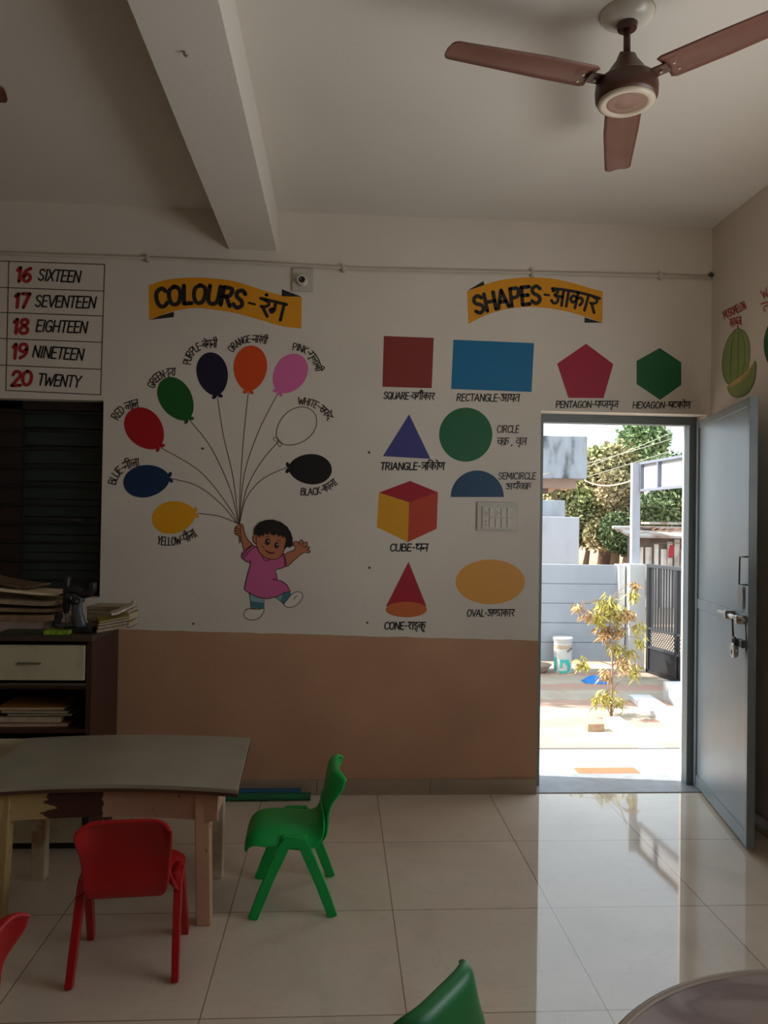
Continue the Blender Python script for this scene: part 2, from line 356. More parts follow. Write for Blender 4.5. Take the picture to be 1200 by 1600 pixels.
# tiled skirting: separate lengths with fine joints
skm = P('skirting_tile', (164, 142, 120), .35, scale=5, var=.08)
bm = new(); x = XL
while x < DOOR[0]-.01:
    x2 = min(x+.6, DOOR[0]); box(bm, x, x2-.003, D-.012, D+.001, 0, .082); x = x2
struct('baseboard_back', bm, skm)
bm = new(); y = YF
while y < D-.03: box(bm, XC-.012, XC+.001, y, min(y+.597, D-.02), 0, .082); y += .6
struct('baseboard_right', bm, skm)
# stone sill in the doorway
struct('trim_1', B(DOOR[0], DOOR[1], D+.002, YB+.02, -.02, .004), P('grey_sill_stone', (150, 152, 156), .35, scale=14, var=.12))
# window in the right wall, nearer than the frame shows; it lights the room
steel = P('window_steel', (70, 74, 78), .5)
def window_frame(name, f, u0, u1, z0, z1):
    o = struct(name, f(u0, u1, z0, z0+.04), steel); o.name = name
    bm = new()
    for a in ((u0, u1, z1-.04, z1), (u0, u0+.04, z0, z1), (u1-.04, u1, z0, z1), ((u0+u1)/2-.02, (u0+u1)/2+.02, z0, z1)):
        b2 = f(*a); me = bpy.data.meshes.new('t'); b2.to_mesh(me); b2.free(); bm.from_mesh(me); bpy.data.meshes.remove(me)
    obj('frame', bm, steel, o)
window_frame('window_2', lambda a, b, c, d: B(XC+.1, XC+.13, a, b, c, d), .4, 2.6, .9, 2.15)
# dark shuttered window in the back wall, behind bars
dk = P('dark_shutter_paint', (46, 58, 52), .45, scale=3, var=.15); br = P('dark_brown_window_frame', (40, 25, 17), .5, scale=5)
bm = new(); n = 10; zs = (WIN[3]-WIN[2]-.08)/n
for i in range(n):                       # overlapping shutter boards
    z = WIN[2]+.04+i*zs
    for x0, x1 in ((WIN[0]+.04, -1.80), (-1.70, WIN[1]-.03)):
        v = box(bm, x0, x1, D+.115, D+.135, z, z+zs-.006); bmesh.ops.translate(bm, verts=v[:4], vec=(0, -.012, 0))
win = struct('window_1', bm, dk)
bm = new()
for a in ((WIN[0], WIN[1], WIN[2], WIN[2]+.04), (WIN[0], WIN[1], WIN[3]-.045, WIN[3]), (WIN[0], WIN[0]+.045, WIN[2], WIN[3]), (WIN[1]-.035, WIN[1], WIN[2], WIN[3]), (-1.81, -1.69, WIN[2], WIN[3])):
    box(bm, a[0], a[1], D+.07, D+.115, a[2], a[3])
obj('frame', bm, br, win)
for i in range(10):
    z = WIN[2]+.085+i*.098
    obj('bar', T([(WIN[0], D+.045, z), (WIN[1], D+.045, z)], .007, 8), P('bar_black', (26, 24, 22), .5), win)
obj('latch', T([(-1.52, D+.05, 1.43), (-1.5, D+.02, 1.43), (-1.39, D+.02, 1.432), (-1.37, D+.05, 1.432)], .008, 8), P('dull_latch', (70, 66, 58), .4, metal=.5), win)
struct('window_sill', B(WIN[0], WIN[1], D+.14, YB, WIN[2], WIN[3]), br).name = 'window_1_reveal'
# door frame: steel section in the opening
dg = P('door_grey_paint', (150, 160, 164), .38, scale=3, var=.08); fr = P('door_frame_grey', (120, 128, 130), .45, scale=4)
o = struct('door_1', B(DOOR[0], DOOR[1], 4.15, 4.215, DOOR[2]-.045, DOOR[2]), fr)
obj('frame', B(DOOR[0], DOOR[0]+.045, 4.15, 4.215, 0, DOOR[2]-.045), fr, o)
obj('frame', B(DOOR[1]-.042, DOOR[1], 4.15, 4.215, 0, DOOR[2]-.045), fr, o)
# the open leaf: steel sheet on a frame, hung on the right jamb
hx, hy = 1.985, 4.135; fx, fy = 1.822, 3.286
leaf = thing('door_leaf', 'grey steel door leaf standing open against the right wall', 'door', (hx, hy, 0), math.atan2(fy-hy, fx-hx))
LW = math.hypot(fx-hx, fy-hy); TH = .036   # local: x along leaf to free edge, y = 0 is the face towards the room
def lbox(x0, x1, y0, y1, z0, z1): return B(x0, x1, y0, y1, z0, z1)
dgd = P('door_grey_worn', (146, 157, 162), .36, scale=2.5, var=.05, rgb2=(128, 140, 147), bump=.04)
obj('panel', lbox(.03, LW-.03, .01, TH, 1.045, 2.0), dgd, leaf, world=False)
obj('panel', lbox(.03, LW-.03, .01, TH, .075, 1.0), dgd, leaf, world=False)
fm = P('door_frame_bar', (140, 150, 155), .36, scale=5, rgb2=(118, 128, 134))
bm = new()
for a in ((0, .036, .02, 2.035), (LW-.036, LW, .02, 2.035)): box(bm, a[0], a[1], 0, TH, a[2], a[3])
for a in ((.02, .08), (.995, 1.05), (1.995, 2.035)): box(bm, .036, LW-.036, .004, TH, a[0], a[1])
obj('frame', bm, fm, leaf, world=False, bevel=.002)
metal = P('bolt_steel', (186, 180, 172), .3, metal=.8, scale=20); dmet = P('dark_bolt_steel', (78, 78, 76), .4, metal=.6)
def at_leaf(px, py, off):                # photo pixel -> leaf-local point, off in front of its face
    r = ray(px, py); M = leaf.matrix_basis.inverted(); a = M @ EYE; b = (M.to_3x3() @ r)
    return a + b*((-off-a.y)/b.y)
def rodl(name, pts, r, mat, parent=leaf): return obj(name, T(pts, r, 8), mat, parent, world=False, smooth=True)
# pull handle of thin rod near the free edge
hp = [at_leaf(1168, 870, 0), at_leaf(1156, 870, .035), at_leaf(1155, 913, .035), at_leaf(1168, 914, 0)]
rodl('handle', hp, .004, dmet)
obj('paint_patch', fill(Surf(lambda x, y: leaf.matrix_basis @ at_leaf(x, y, .0), leaf.matrix_basis.to_3x3() @ Vector((0, -1, 0)), (0, -1, 0)),
    [(1153, 916), (1160, 916), (1161, 938), (1158, 952), (1155, 955), (1152, 930)], 1), P('bare_primer', (150, 138, 128), .5), None, False).name = 'paint_patch'
pp = COL.objects['paint_patch']; M = leaf.matrix_basis.inverted(); pp.data.transform(M); pp.parent = leaf
bolt = obj('bolt', T([at_leaf(1124, 955, .022), at_leaf(1162, 970, .022)], .011, 12), metal, leaf, world=False, smooth=True)
for px, py in ((1138, 960), (1156, 968)):
    c = at_leaf(px, py, .02); obj('staple', OB(c + Vector((0, .006, 0)), (.03, .05, .04)), metal, bolt, world=False, bevel=.006)
rodl('bolt_lever', [at_leaf(1144, 966, .03), at_leaf(1145, 983, .034), at_leaf(1146, 1003, .03)], .0045, dmet, bolt)
c = at_leaf(1158, 1005, .012); obj('hasp', OB(c, (.075, .02, .036)), dmet, leaf, world=False, bevel=.004)
rodl('wire_loop', [at_leaf(1165, 972, .012), at_leaf(1166, 1000, .012), at_leaf(1165, 1018, .012)], .003, dmet)
lk = thing('padlock', 'round steel padlock hanging from the hasp of the grey door', 'padlock', leaf.matrix_basis @ at_leaf(1147, 1016, .03), leaf.rotation_euler.z)
bm = L([(0, -.011), (.03, -.011), (.034, -.007), (.034, .007), (.03, .011), (0, .011)], 28)
bmesh.ops.rotate(bm, verts=bm.verts, matrix=Matrix.Rotation(PI/2, 3, 'X'))
obj('body', bm, metal, lk, world=False, smooth=False, bevel=.002)
obj('shackle', T([(-.018, 0, .024), (-.018, 0, .045), (-.009, 0, .058), (.009, 0, .058), (.018, 0, .045), (.018, 0, .024)], .006, 8), dmet, lk, world=False, smooth=True)
obj('keyhole', B(-.004, .004, -.0125, -.0105, -.016, .002), P('keyhole_black', (20, 18, 16)), lk, world=False)
# ================================================================ paint on the walls
INK = P('black_brush_paint', (30, 26, 24), .5, scale=20); GREYINK = INK
RED = P('red_number_paint', (176, 34, 40), .5)
def paint(name, rgb, var=.03): return P(name, rgb, .5, var=var, scale=4)
K = lambda x0, y0, k: (lambda pts: [(x0+a/k, y0+b/k) for a, b in pts])
c1, c2, c3, c4, c5 = K(0, 380, 3), K(220, 410, 3.529), K(160, 520, 4.573), K(340, 600, 4.105), K(570, 500, 4.286)
c6, c7, c8 = K(570, 730, 4.286), K(710, 420, 4.8), K(840, 420, 3.333)
# banners
def banner(label, top, bottom, folds, conv, words):
    t = thing('painted_banner', label, 'painted sign', BACK.p(conv(bottom)[0]))
    obj('ribbon', fill(BACK, conv(smooth_pts([(*p, 0) for p in top], 4) and [tuple(v[:2]) for v in smooth_pts([(*p, 0) for p in top], 4)]) + conv([tuple(v[:2]) for v in smooth_pts([(*p, 0) for p in bottom], 4)]), 1), paint('ribbon_ochre', (228, 152, 8)), t)
    for f in folds: obj('ribbon_fold', fill(BACK, conv(f), 2), INK, t)
    bm = new()
    for tokens, base, h, w, sl in words: lettering(BACK, tokens, conv(base), h, w, sl, 3, bm)
    obj('lettering', bm, INK, t)
banner('ochre painted ribbon banner reading COLOURS in black letters',
    [(43, 128), (130, 98), (260, 84), (400, 88), (520, 105), (650, 145), (780, 182), (888, 192)],
    [(885, 365), (780, 352), (650, 315), (520, 280), (400, 260), (290, 252), (180, 270), (110, 293), (46, 318)],
    [[(778, 148), (888, 190), (776, 187)], [(183, 272), (183, 302), (55, 317), (110, 293)]], c2,
    [(['COLOURS'], [(90, 252), (320, 225), (562, 258)], 28, 6.5, .06), (['-'], [(568, 262), (640, 280)], 26, 3.5, 0), ([['ra', 'm', 'ga']], [(640, 288), (782, 322)], 26, 5, 0)])
banner('ochre painted ribbon banner reading SHAPES above the blue rectangle',
    [(95, 170), (220, 120), (350, 85), (480, 68), (600, 65), (740, 75), (880, 105), (1000, 140), (1112, 170)],
    [(1110, 405), (980, 360), (850, 322), (720, 298), (600, 288), (480, 290), (350, 312), (220, 355), (105, 415)],
    [[(97, 165), (218, 92), (225, 122)], [(975, 365), (1108, 405), (975, 405)]], c7,
    [(['SHAPES'], [(158, 342), (405, 285), (655, 258)], 27, 6, .04), (['-'], [(650, 250), (725, 258)], 25, 3.5, 0), ([['a', 'aa', 'ka', 'aa', 'ra']], [(722, 268), (890, 292), (1050, 336)], 25, 4.6, 0)])
# the number chart
t = thing('number_chart', 'painted number chart, 16 SIXTEEN to 20 TWENTY, above the dark window', 'wall chart', BACK.p((10, 612)))
bm = new()
for ln in ([(0, 83), (42, 85), (490, 100)], [(0, 205), (487, 225)], [(0, 322), (485, 342)], [(0, 443), (480, 465)], [(0, 565), (475, 592)], [(28, 690), (472, 711)], [(42, 85), (28, 690)], [(491, 100), (472, 711)]):
    q = c1(ln); brush(BACK, [[(-160 if a == 0 else a, b-5 if a == 0 else b) for a, b in q]], 1.5, 2, bm)
obj('grid', bm, P('pencil_grey_line', (92, 84, 76), .6), t)
for w1, b1, w2, b2 in (('16', [(72, 180), (148, 180)], 'SIXTEEN', [(176, 174), (376, 184)]), ('17', [(62, 302), (138, 302)], 'SEVENTEEN', [(162, 297), (448, 305)]),
        ('18', [(56, 422), (136, 422)], 'EIGHTEEN', [(166, 413), (408, 421)]), ('19', [(52, 540), (130, 538)], 'NINETEEN', [(150, 533), (390, 549)]), ('20', [(52, 668), (152, 664)], 'TWENTY', [(174, 664), (374, 676)])):
    obj('numeral', lettering(BACK, [w1], c1(b1), 21.5, 5, .12), RED, t)
    obj('number_word', lettering(BACK, [w2], c1(b2), 17.5, 2.4, .16), INK, t)
# balloons
STR = P('string_grey_paint', (120, 104, 92), .6)
def balloon(color, knot, top, w, string, words, base, h, rgb, place, outline=False):
    k, tp = Vector(knot), Vector(top); ax = (tp-k); ln = ax.length; ax.normalize(); sd = Vector((-ax.y, ax.x))
    t = thing('painted_balloon', f'painted {color} balloon on the wall, {place}', 'painted balloon', BACK.p(knot), 0, 'painted balloons of the colours mural')
    m = paint(f'balloon_{color}', rgb); prof = []
    for i in range(44):
        a = 2*PI*i/44; u = .5-.5*math.cos(a)          # 0 at knot, 1 at top
        r = math.sin(a)*(.5*w)*(1+.10*(u-.5)-.1*(1-u)**3)
        prof.append(tuple(k+ax*(ln*(.015+.985*u))+sd*r))
    if outline: obj('balloon_outline', brush(BACK, [prof+prof[:1]], 1.5, 2), STR, t)
    else: obj('balloon_body', fill(BACK, prof, 2), m, t)
    kn = new()
    for s in (-1, 1):
        c = k+sd*(s*4.4)-ax*.2; lob = ell(c.x, c.y, 4.6, 2.9, 14, math.atan2(sd.y, sd.x)+s*.5)
        if outline: brush(BACK, [lob+lob[:1]], 1, 3, kn)
        else: fill(BACK, lob, 2.5, kn)
    obj('knot', kn, STR if outline else m, t)
    obj('string', brush(BACK, [[tuple(v[:2]) for v in smooth_pts([(*p, 0) for p in string], 8)]], 1.5, 1), STR, t)
    obj('caption', lettering(BACK, words, base, h, 1.55, .05), INK, t)
balloon('red', (250, 699), (203, 642), 56, [(252, 700), (313, 737), (357, 791), (371, 818)], ['RED-', ['la', 'aa', 'la']], [(184.5, 657), (196, 644), (217, 636.5)], 12.5, (176, 8, 22), 'below the green one')
balloon('green', (295, 656), (256, 592), 51, [(297, 657), (330, 700), (360, 765), (372, 818)], ['GREEN-', ['ha', 'ra', 'aa']], [(241, 607), (252, 592), (274, 587)], 11.5, (20, 92, 32), 'between the red and the dark purple ones')
balloon('purple', (339.5, 619), (325, 551), 49, [(340, 622), (349, 680), (364, 745), (373, 818)], ['PURPLE-', ['ba', 'e', 'ga', 'na', 'ii']], [(298, 570), (309, 549), (339, 543)], 11.5, (22, 16, 52), 'very dark, left of the orange one')
balloon('orange', (388, 612), (394, 540), 53, [(388, 614), (381, 680), (376, 750), (373.5, 818)], ['ORANGE-', ['na', 'aa', 'ra', 'm', 'ga', 'ii']], [(364, 551), (384, 536), (416, 538)], 10.5, (222, 76, 14), 'topmost of the bunch')
balloon('pink', (434.5, 613), (471, 556), 51, [(434, 615), (405, 672), (382, 740), (374, 818)], ['PINK-', ['ga', 'u', 'la', 'aa', 'ba', 'ii']], [(457, 547), (481, 556), (493, 581)], 10.5, (226, 108, 166), 'above the unfilled white one')
balloon('white', (434.5, 690), (490, 644), 52, [(434, 691), (408, 722), (385, 765), (374, 818)], ['WHITE-', ['sa', 'fa', 'e', 'da']], [(466, 631.5), (493, 638), (511, 657)], 10.5, (230, 225, 215), 'drawn only as an outline', True)
balloon('black', (450, 731), (518.5, 735), 48, [(449, 730), (411, 748), (385, 778), (374.5, 818)], ['BLACK-', ['ka', 'aa', 'la', 'aa']], [(469, 773), (502, 771), (528, 756)], 10.5, (16, 13, 13), 'below the unfilled white one')
balloon('blue', (266, 746), (193, 757), 51, [(270, 748), (310, 760), (347, 789), (370, 818)], ['BLUE-', ['na', 'ii', 'la', 'aa']], [(181, 758), (192, 738), (218, 728.5)], 12, (10, 46, 84), 'beside the dark window')
balloon('yellow', (306, 801), (238, 815), 51, [(310, 802), (340, 806), (360, 813), (371, 818)], ['YELLOW-', ['pa', 'ii', 'la', 'aa']], [(245, 850), (280, 850.5), (309, 837)], 12.5, (238, 166, 12), 'lowest of the bunch')
# the painted child holding the strings
t = thing('painted_child', 'painted child in a pink dress holding the balloon strings', 'painted figure', BACK.p((400, 968)))
skin, pink, hairm = paint('painted_skin', (190, 118, 82)), paint('painted_pink_dress', (208, 98, 148)), paint('painted_black_hair', (26, 20, 18))
line = P('dark_outline_paint', (46, 24, 20), .6); shoe = paint('painted_white_shoe', (226, 216, 204)); s1, s2 = paint('painted_pale_sock', (142, 170, 176)), paint('painted_teal_stripe', (70, 118, 126))
def part(name, pts, m, lift, closed=True, w=1.1, curve=4, extra=()):
    q = [tuple(v[:2]) for v in smooth_pts([(*p, 0) for p in pts], curve, True)] if curve else pts
    q = c4(q); o = obj(name, fill(BACK, q, lift), m, t)
    lines = [q+q[:1]] + [c4(e) for e in extra]
    obj('outline', brush(BACK, lines, w, lift+.4), line, o); return o
part('leg', [(203, 1330), (300, 1330), (297, 1440), (214, 1440)], s1, 1, curve=0); obj('stripe', fill(BACK, c4([(212, 1392), (298, 1405), (297, 1440), (214, 1434)]), 1.6), s2, t)
part('leg', [(365, 1362), (455, 1318), (472, 1352), (426, 1413)], s1, 1, curve=0); obj('stripe', fill(BACK, c4([(420, 1338), (462, 1322), (472, 1352), (426, 1413), (404, 1388)]), 1.6), s2, t)
part('shoe', [(214, 1440), (182, 1448), (168, 1475), (182, 1503), (225, 1514), (268, 1500), (292, 1468), (297, 1440), (255, 1446)], shoe, 2, extra=[[(180, 1452), (200, 1440), (230, 1444)]])
part('shoe', [(426, 1412), (445, 1430), (482, 1430), (522, 1405), (546, 1365), (536, 1338), (508, 1333), (474, 1350), (450, 1380)], shoe, 2, extra=[[(490, 1382), (498, 1366), (508, 1358)]])
part('arm', [(225, 1035), (196, 1000), (174, 955), (166, 912), (155, 898), (132, 905), (113, 922), (111, 958), (128, 972), (146, 975), (156, 1012), (172, 1072), (196, 1080)], skin, 2,
     extra=[[(113, 925), (140, 928)], [(112, 942), (142, 944)], [(114, 958), (140, 958)], [(150, 905), (146, 930), (148, 968)]])
part('arm', [(432, 1095), (488, 1066), (500, 1046), (486, 1036), (488, 1015), (505, 1010), (520, 1014), (535, 999), (548, 1006), (546, 1022), (568, 1013), (578, 1026), (570, 1040), (590, 1045), (586, 1058), (572, 1062), (596, 1070), (586, 1083), (560, 1080), (530, 1097), (490, 1132), (442, 1170)], skin, 2,
     extra=[[(520, 1014), (530, 1032)], [(546, 1022), (544, 1040)], [(570, 1040), (552, 1050)]])
part('dress', [(222, 1032), (180, 1062), (155, 1088), (154, 1114), (182, 1136), (212, 1150), (192, 1225), (180, 1275), (172, 1316), (205, 1342), (260, 1368), (320, 1378), (382, 1364), (430, 1338), (468, 1328), (446, 1290), (418, 1266), (384, 1257), (378, 1225), (370, 1192), (410, 1182), (442, 1170), (436, 1120), (428, 1086), (395, 1100), (330, 1112), (265, 1062), (240, 1040)], pink, 3, curve=0, w=1.3,
     extra=[[(236, 1044), (200, 1076), (166, 1118)], [(222, 1034), (190, 1066), (160, 1100)], [(418, 1092), (430, 1130), (432, 1172)], [(378, 1256), (355, 1253)], [(212, 1150), (206, 1130)]])
part('collar', [(288, 1100), (295, 1122), (312, 1135), (330, 1128), (340, 1118)], pink, 3.6)
part('ear', [(242, 962), (228, 980), (227, 1002), (236, 1018), (252, 1020), (256, 980)], skin, 4)
face = part('face', [(256, 940), (248, 985), (252, 1035), (270, 1080), (305, 1112), (350, 1126), (392, 1116), (420, 1085), (438, 1030), (446, 970), (420, 920), (350, 900), (290, 910)], skin, 5)
def spot(name, pts, m, lift): return obj(name, fill(BACK, c4(pts), lift), m, face)
for cx, cy, rx, ry in ((321, 1012, 16, 22), (379, 1034, 15, 20)):
    e = spot('eye', ell(cx, cy, rx, ry, 20, .15), INK, 6); spot('eye_glint', ell(cx+5, cy-4, 4, 6, 10), shoe, 7)
spot('mouth', [(293, 1044), (303, 1060), (322, 1072), (348, 1080), (374, 1076), (360, 1089), (336, 1090), (312, 1078)], paint('painted_mouth', (104, 26, 22)), 6)
obj('brow', brush(BACK, [c4([(308, 982), (322, 978), (334, 983)]), c4([(382, 1000), (394, 1004), (402, 1012)]), c4([(286, 1040), (296, 1048), (300, 1044)])], 1, 6), line, face)
part('hair', [(232, 962), (238, 925), (268, 890), (310, 874), (355, 871), (405, 886), (445, 915), (468, 950), (480, 990), (480, 1035), (466, 1048), (446, 1042), (428, 1062), (436, 1025), (444, 1000), (428, 972), (420, 988), (408, 966), (390, 978), (382, 958), (362, 970), (342, 962), (336, 944), (322, 968), (304, 954), (292, 978), (280, 962), (268, 984), (256, 964)], hairm, 8, curve=0, w=1)
obj('string_ends', brush(BACK, [c4([(136, 975), (138, 1022)]), c4([(142, 975), (150, 1020)]), c4([(140, 975), (144, 1015)])], 1.2, 1), STR, t)
# geometric figures
def figure(name, label, polys, base, words, h, w=1.6, cap2=None, group='painted shapes of the SHAPES mural'):
    t = thing(name, label, 'painted shape', BACK.p(min(polys[0][2], key=lambda p: -p[1])), 0, group)
    for pn, m, pts in polys: obj(pn, fill(BACK, pts, 1), m, t)
    bm = lettering(BACK, words, base, h, w)
    if cap2: lettering(BACK, *cap2[:2], cap2[2], w, bm=bm)
    obj('caption', bm, INK, t)
figure('painted_square', 'dark red painted square captioned SQUARE', [('figure', paint('square_red', (140, 48, 42)), c5([(128, 107), (462, 120), (448, 457), (118, 447)]))], [(599, 623), (678, 625)], ['SQUARE-', ['va', 'ga', 'reph', 'ii', 'ka', 'aa', 'ra']], 10.5)
figure('painted_rectangle', 'bright blue painted rectangle under the SHAPES banner', [('figure', paint('rectangle_blue', (10, 112, 158)), c5([(593, 132), (1133, 155), (1117, 482), (578, 462)]))], [(713, 626.5), (811, 627.5)], ['RECTANGLE-', ['a', 'aa', 'ya', 'ta']], 11)
figure('painted_triangle', 'violet blue painted triangle captioned TRIANGLE', [('figure', paint('triangle_blue', (66, 66, 130)), c5([(297, 632), (440, 930), (121, 912)]))], [(594, 734), (694, 734)], ['TRIANGLE-', ['tra', 'i', 'ka', 'o', 'Na']], 11, 1.9)
figure('painted_circle', 'green painted circle captioned CIRCLE', [('figure', paint('circle_green', (30, 102, 62)), c5(ell(676, 768, 178, 181, 64)))], [(776, 676), (811, 676)], ['CIRCLE'], 11, 1.4, ([['cha', 'kra'], ' , ', ['va', 'rr', 'tta']], [(776, 695.5), (822, 695.5)], 11))
figure('painted_semicircle', 'dark blue painted semicircle above the switchboard', [('figure', paint('semicircle_blue', (28, 72, 104)), c6(ell(753, 200, 178, 178, 40, 0, PI, 2*PI)))], [(778, 748.7), (837, 748.7)], ['SEMICIRCLE'], 10, 1.4, ([['a', 'dha', 'reph', 'cha', 'kra']], [(790, 765), (829, 764)], 9))
figure('painted_cube', 'painted cube with red top and yellow and orange sides', [('side_face', paint('cube_orange', (192, 66, 38)), c6([(297, 235), (490, 168), (482, 412), (288, 502)])), ('side_face', paint('cube_yellow', (222, 156, 20)), c6([(95, 170), (297, 235), (288, 502), (80, 402)])), ('top_face', paint('cube_crimson', (168, 20, 40)), c6([(303, 92), (490, 168), (297, 235), (95, 170)]))], [(609, 861), (668, 861)], ['CUBE-', ['gha', 'na']], 11, 1.9)
figure('painted_cone', 'painted red cone with an orange base', [('cone_side', paint('cone_red', (172, 26, 46)), c6([(293, 632), (412, 930), (370, 945), (185, 945), (143, 930)])), ], [(600, 983), (664, 983.5)], ['CONE-', ['sza', 'nga', 'ka', 'u']], 11, 1.9)
cone = [o for o in COL.objects if o.name == 'painted_cone'][0]
obj('cone_base', fill(BACK, c6(ell(278, 953, 138, 52)), 2), paint('cone_orange', (204, 104, 48)), cone)
figure('painted_oval', 'large pale orange painted oval beside the doorway', [('figure', paint('oval_orange', (226, 158, 66)), c6(ell(840, 768, 232, 150, 56)))], [(729, 963), (803, 963)], ['OVAL-', ['a', 'Nh', 'Da', 'aa', 'ka', 'aa', 'ra']], 10.5)
figure('painted_pentagon', 'crimson painted pentagon above the doorway', [('figure', paint('pentagon_crimson', (170, 32, 62)), c7([(988, 562), (1192, 715), (1118, 970), (855, 968), (770, 712)]))], [(868, 637), (965, 637)], ['PENTAGON-', ['pa', 'Nh', 'ja', 'bha', 'u', 'ja']], 10)
figure('painted_hexagon', 'green painted hexagon above the doorway', [('figure', paint('hexagon_green', (28, 104, 62)), c8([(636, 412), (748, 487), (748, 605), (638, 683), (515, 600), (515, 480)]))], [(988, 638), (1078, 638)], ['HEXAGON-', ['sha', 'Ta', 'ka', 'o', 'Na']], 10)
# fruit on the right wall
t = thing('painted_muskmelon', 'painted green muskmelon with a cut slice, above the door leaf', 'painted fruit', RIGHT.p((1150, 620)))
gm, cream = paint('melon_green', (140, 158, 92), .12), paint('melon_flesh', (206, 176, 112), .08); mline = P('melon_outline', (96, 98, 62), .6)
sp = lambda p, n=4: c8([tuple(v[:2]) for v in smooth_pts([(*a, 0) for a in p], n, True)])
q = sp([(1030, 318), (1062, 318), (1090, 345), (1105, 400), (1105, 470), (1090, 540), (1050, 590), (1005, 603), (975, 575), (962, 510), (968, 440), (990, 370)])
o = obj('melon', fill(RIGHT, q, 1), gm, t); obj('outline', brush(RIGHT, [q+q[:1]] + [c8([(1030, 320), (1012, 400), (1005, 500), (1008, 600)]), c8([(1050, 320), (1045, 400), (1046, 500), (1040, 580)]), c8([(1062, 320), (1080, 400), (1078, 500), (1062, 570)])], 1.2, 2), mline, o)
q = sp([(1135, 482), (1138, 540), (1120, 610), (1085, 655), (1040, 668), (1005, 650), (992, 612), (1030, 600), (1080, 560), (1115, 520)])
o = obj('slice', fill(RIGHT, q, 3), gm, t); obj('outline', brush(RIGHT, [q+q[:1]], 1.4, 4), mline, o)
obj('flesh', fill(RIGHT, sp([(1133, 487), (1116, 526), (1082, 568), (1030, 606), (994, 614), (1000, 603), (1050, 568), (1092, 532), (1118, 500)]), 4), cream, o)
bm = lettering(RIGHT, ['MUSKMELON'], c8([(975, 262), (1090, 206)]), 12, 1.6); lettering(RIGHT, [['kha', 'ra', 'ba', 'uu', 'ja', 'aa']], c8([(1003, 304), (1066, 290)]), 12, 1.6, bm=bm)
obj('caption', bm, RED, t)
t = thing('painted_watermelon', 'dark green painted watermelon cut off at the edge of the frame', 'painted fruit', RIGHT.p((1212, 580)))
q = ell(1222, 538, 28, 44, 40); o = obj('melon', fill(RIGHT, q, 1), paint('watermelon_green', (30, 96, 36), .15), t); obj('outline', brush(RIGHT, [q+q[:1]], 1.3, 2), P('watermelon_outline', (30, 60, 30)), o)
bm = lettering(RIGHT, ['WATERMELON'], [(1193, 467), (1262, 430)], 13, 1.7); lettering(RIGHT, [['ta', 'ra', 'ba', 'uu', 'ja']], [(1192, 489), (1248, 472)], 14, 1.7, bm=bm)
obj('caption', bm, RED, t)
# ================================================================ fittings on the walls and ceiling
WHT = P('white_plastic', (216, 208, 196), .4, scale=8)
def wallbox(px0, py0, px1, py1, t, z=0):
    a, b = BACK.p((px0, py1)), BACK.p((px1, py0)); return B(a.x, b.x, D-z-t, D-z, a.z, b.z)
t = thing('switchboard', 'white electric switchboard beside the doorway', 'switchboard', BACK.p((776, 829)))
obj('back_box', wallbox(744.5, 785, 809, 829, .012), P('switch_box', (206, 198, 186), .4), t, bevel=.003)
obj('module_plate', wallbox(752, 791.5, 801, 826.5, .006, .012), P('switch_plate', (214, 206, 194), .35), t, bevel=.002)
sw = P('switch_rocker', (222, 214, 202), .3)
for r, (y0, y1) in enumerate(((794, 808), (810, 824))):
    for i in range(5):
        x0 = 754+i*9.3
        if r == 0 and i in (0, 2) or r == 1 and i == 0:
            o = obj('socket', wallbox(x0, y0, x0+8.4, y1, .003, .018), sw, t, bevel=.001)
            for dx, dy in ((3, 6), (3, 10.5), (6, 8)) if r == 0 else ((3.6, 4.5), (3.6, 9.5)):
                p = BACK.p((x0+dx, y0+dy)); bm = L([(0, 0), (.0032, 0), (.0032, .001), (0, .001)], 10); bmesh.ops.rotate(bm, verts=bm.verts, matrix=Matrix.Rotation(PI/2, 3, 'X'))
                bmesh.ops.translate(bm, verts=bm.verts, vec=(p.x, D-.0212, p.z)); obj('socket_hole', bm, INK if r else P('socket_hole_grey', (120, 108, 98)), o)
        else:
            p0, p1 = BACK.p((x0, y1)), BACK.p((x0+7.6, y0)); bm = OB(((p0.x+p1.x)/2, D-.021, (p0.z+p1.z)/2), (p1.x-p0.x, .006, p1.z-p0.z), rx=.1)
            obj('switch', bm, sw, t, bevel=.001)
t = thing('bulb_holder', 'empty white bulb holder on a square plate beside the COLOURS banner', 'lamp holder', BACK.p((473, 455)))
obj('plate', wallbox(456.5, 421, 490.5, 455.5, .012), P('holder_plate', (196, 186, 172), .5), t, bevel=.003)
p = BACK.p((472, 440.5))
def facing(prof, p, y, n=24):
    bm = L(prof, n); bmesh.ops.rotate(bm, verts=bm.verts, matrix=Matrix.Rotation(PI/2, 3, 'X')); bmesh.ops.translate(bm, verts=bm.verts, vec=(p.x, y, p.z)); return bm
obj('ring', facing([(.0, 0), (.03, 0), (.03, .012), (.024, .03), (.018, .03), (.018, .006), (0, .006)], p, D-.012), WHT, t, smooth=False)
obj('socket', facing([(0, .004), (.0175, .004), (.0175, .026), (.012, .028), (0, .022)], p, D-.012), P('holder_dark', (46, 34, 28), .4), t)
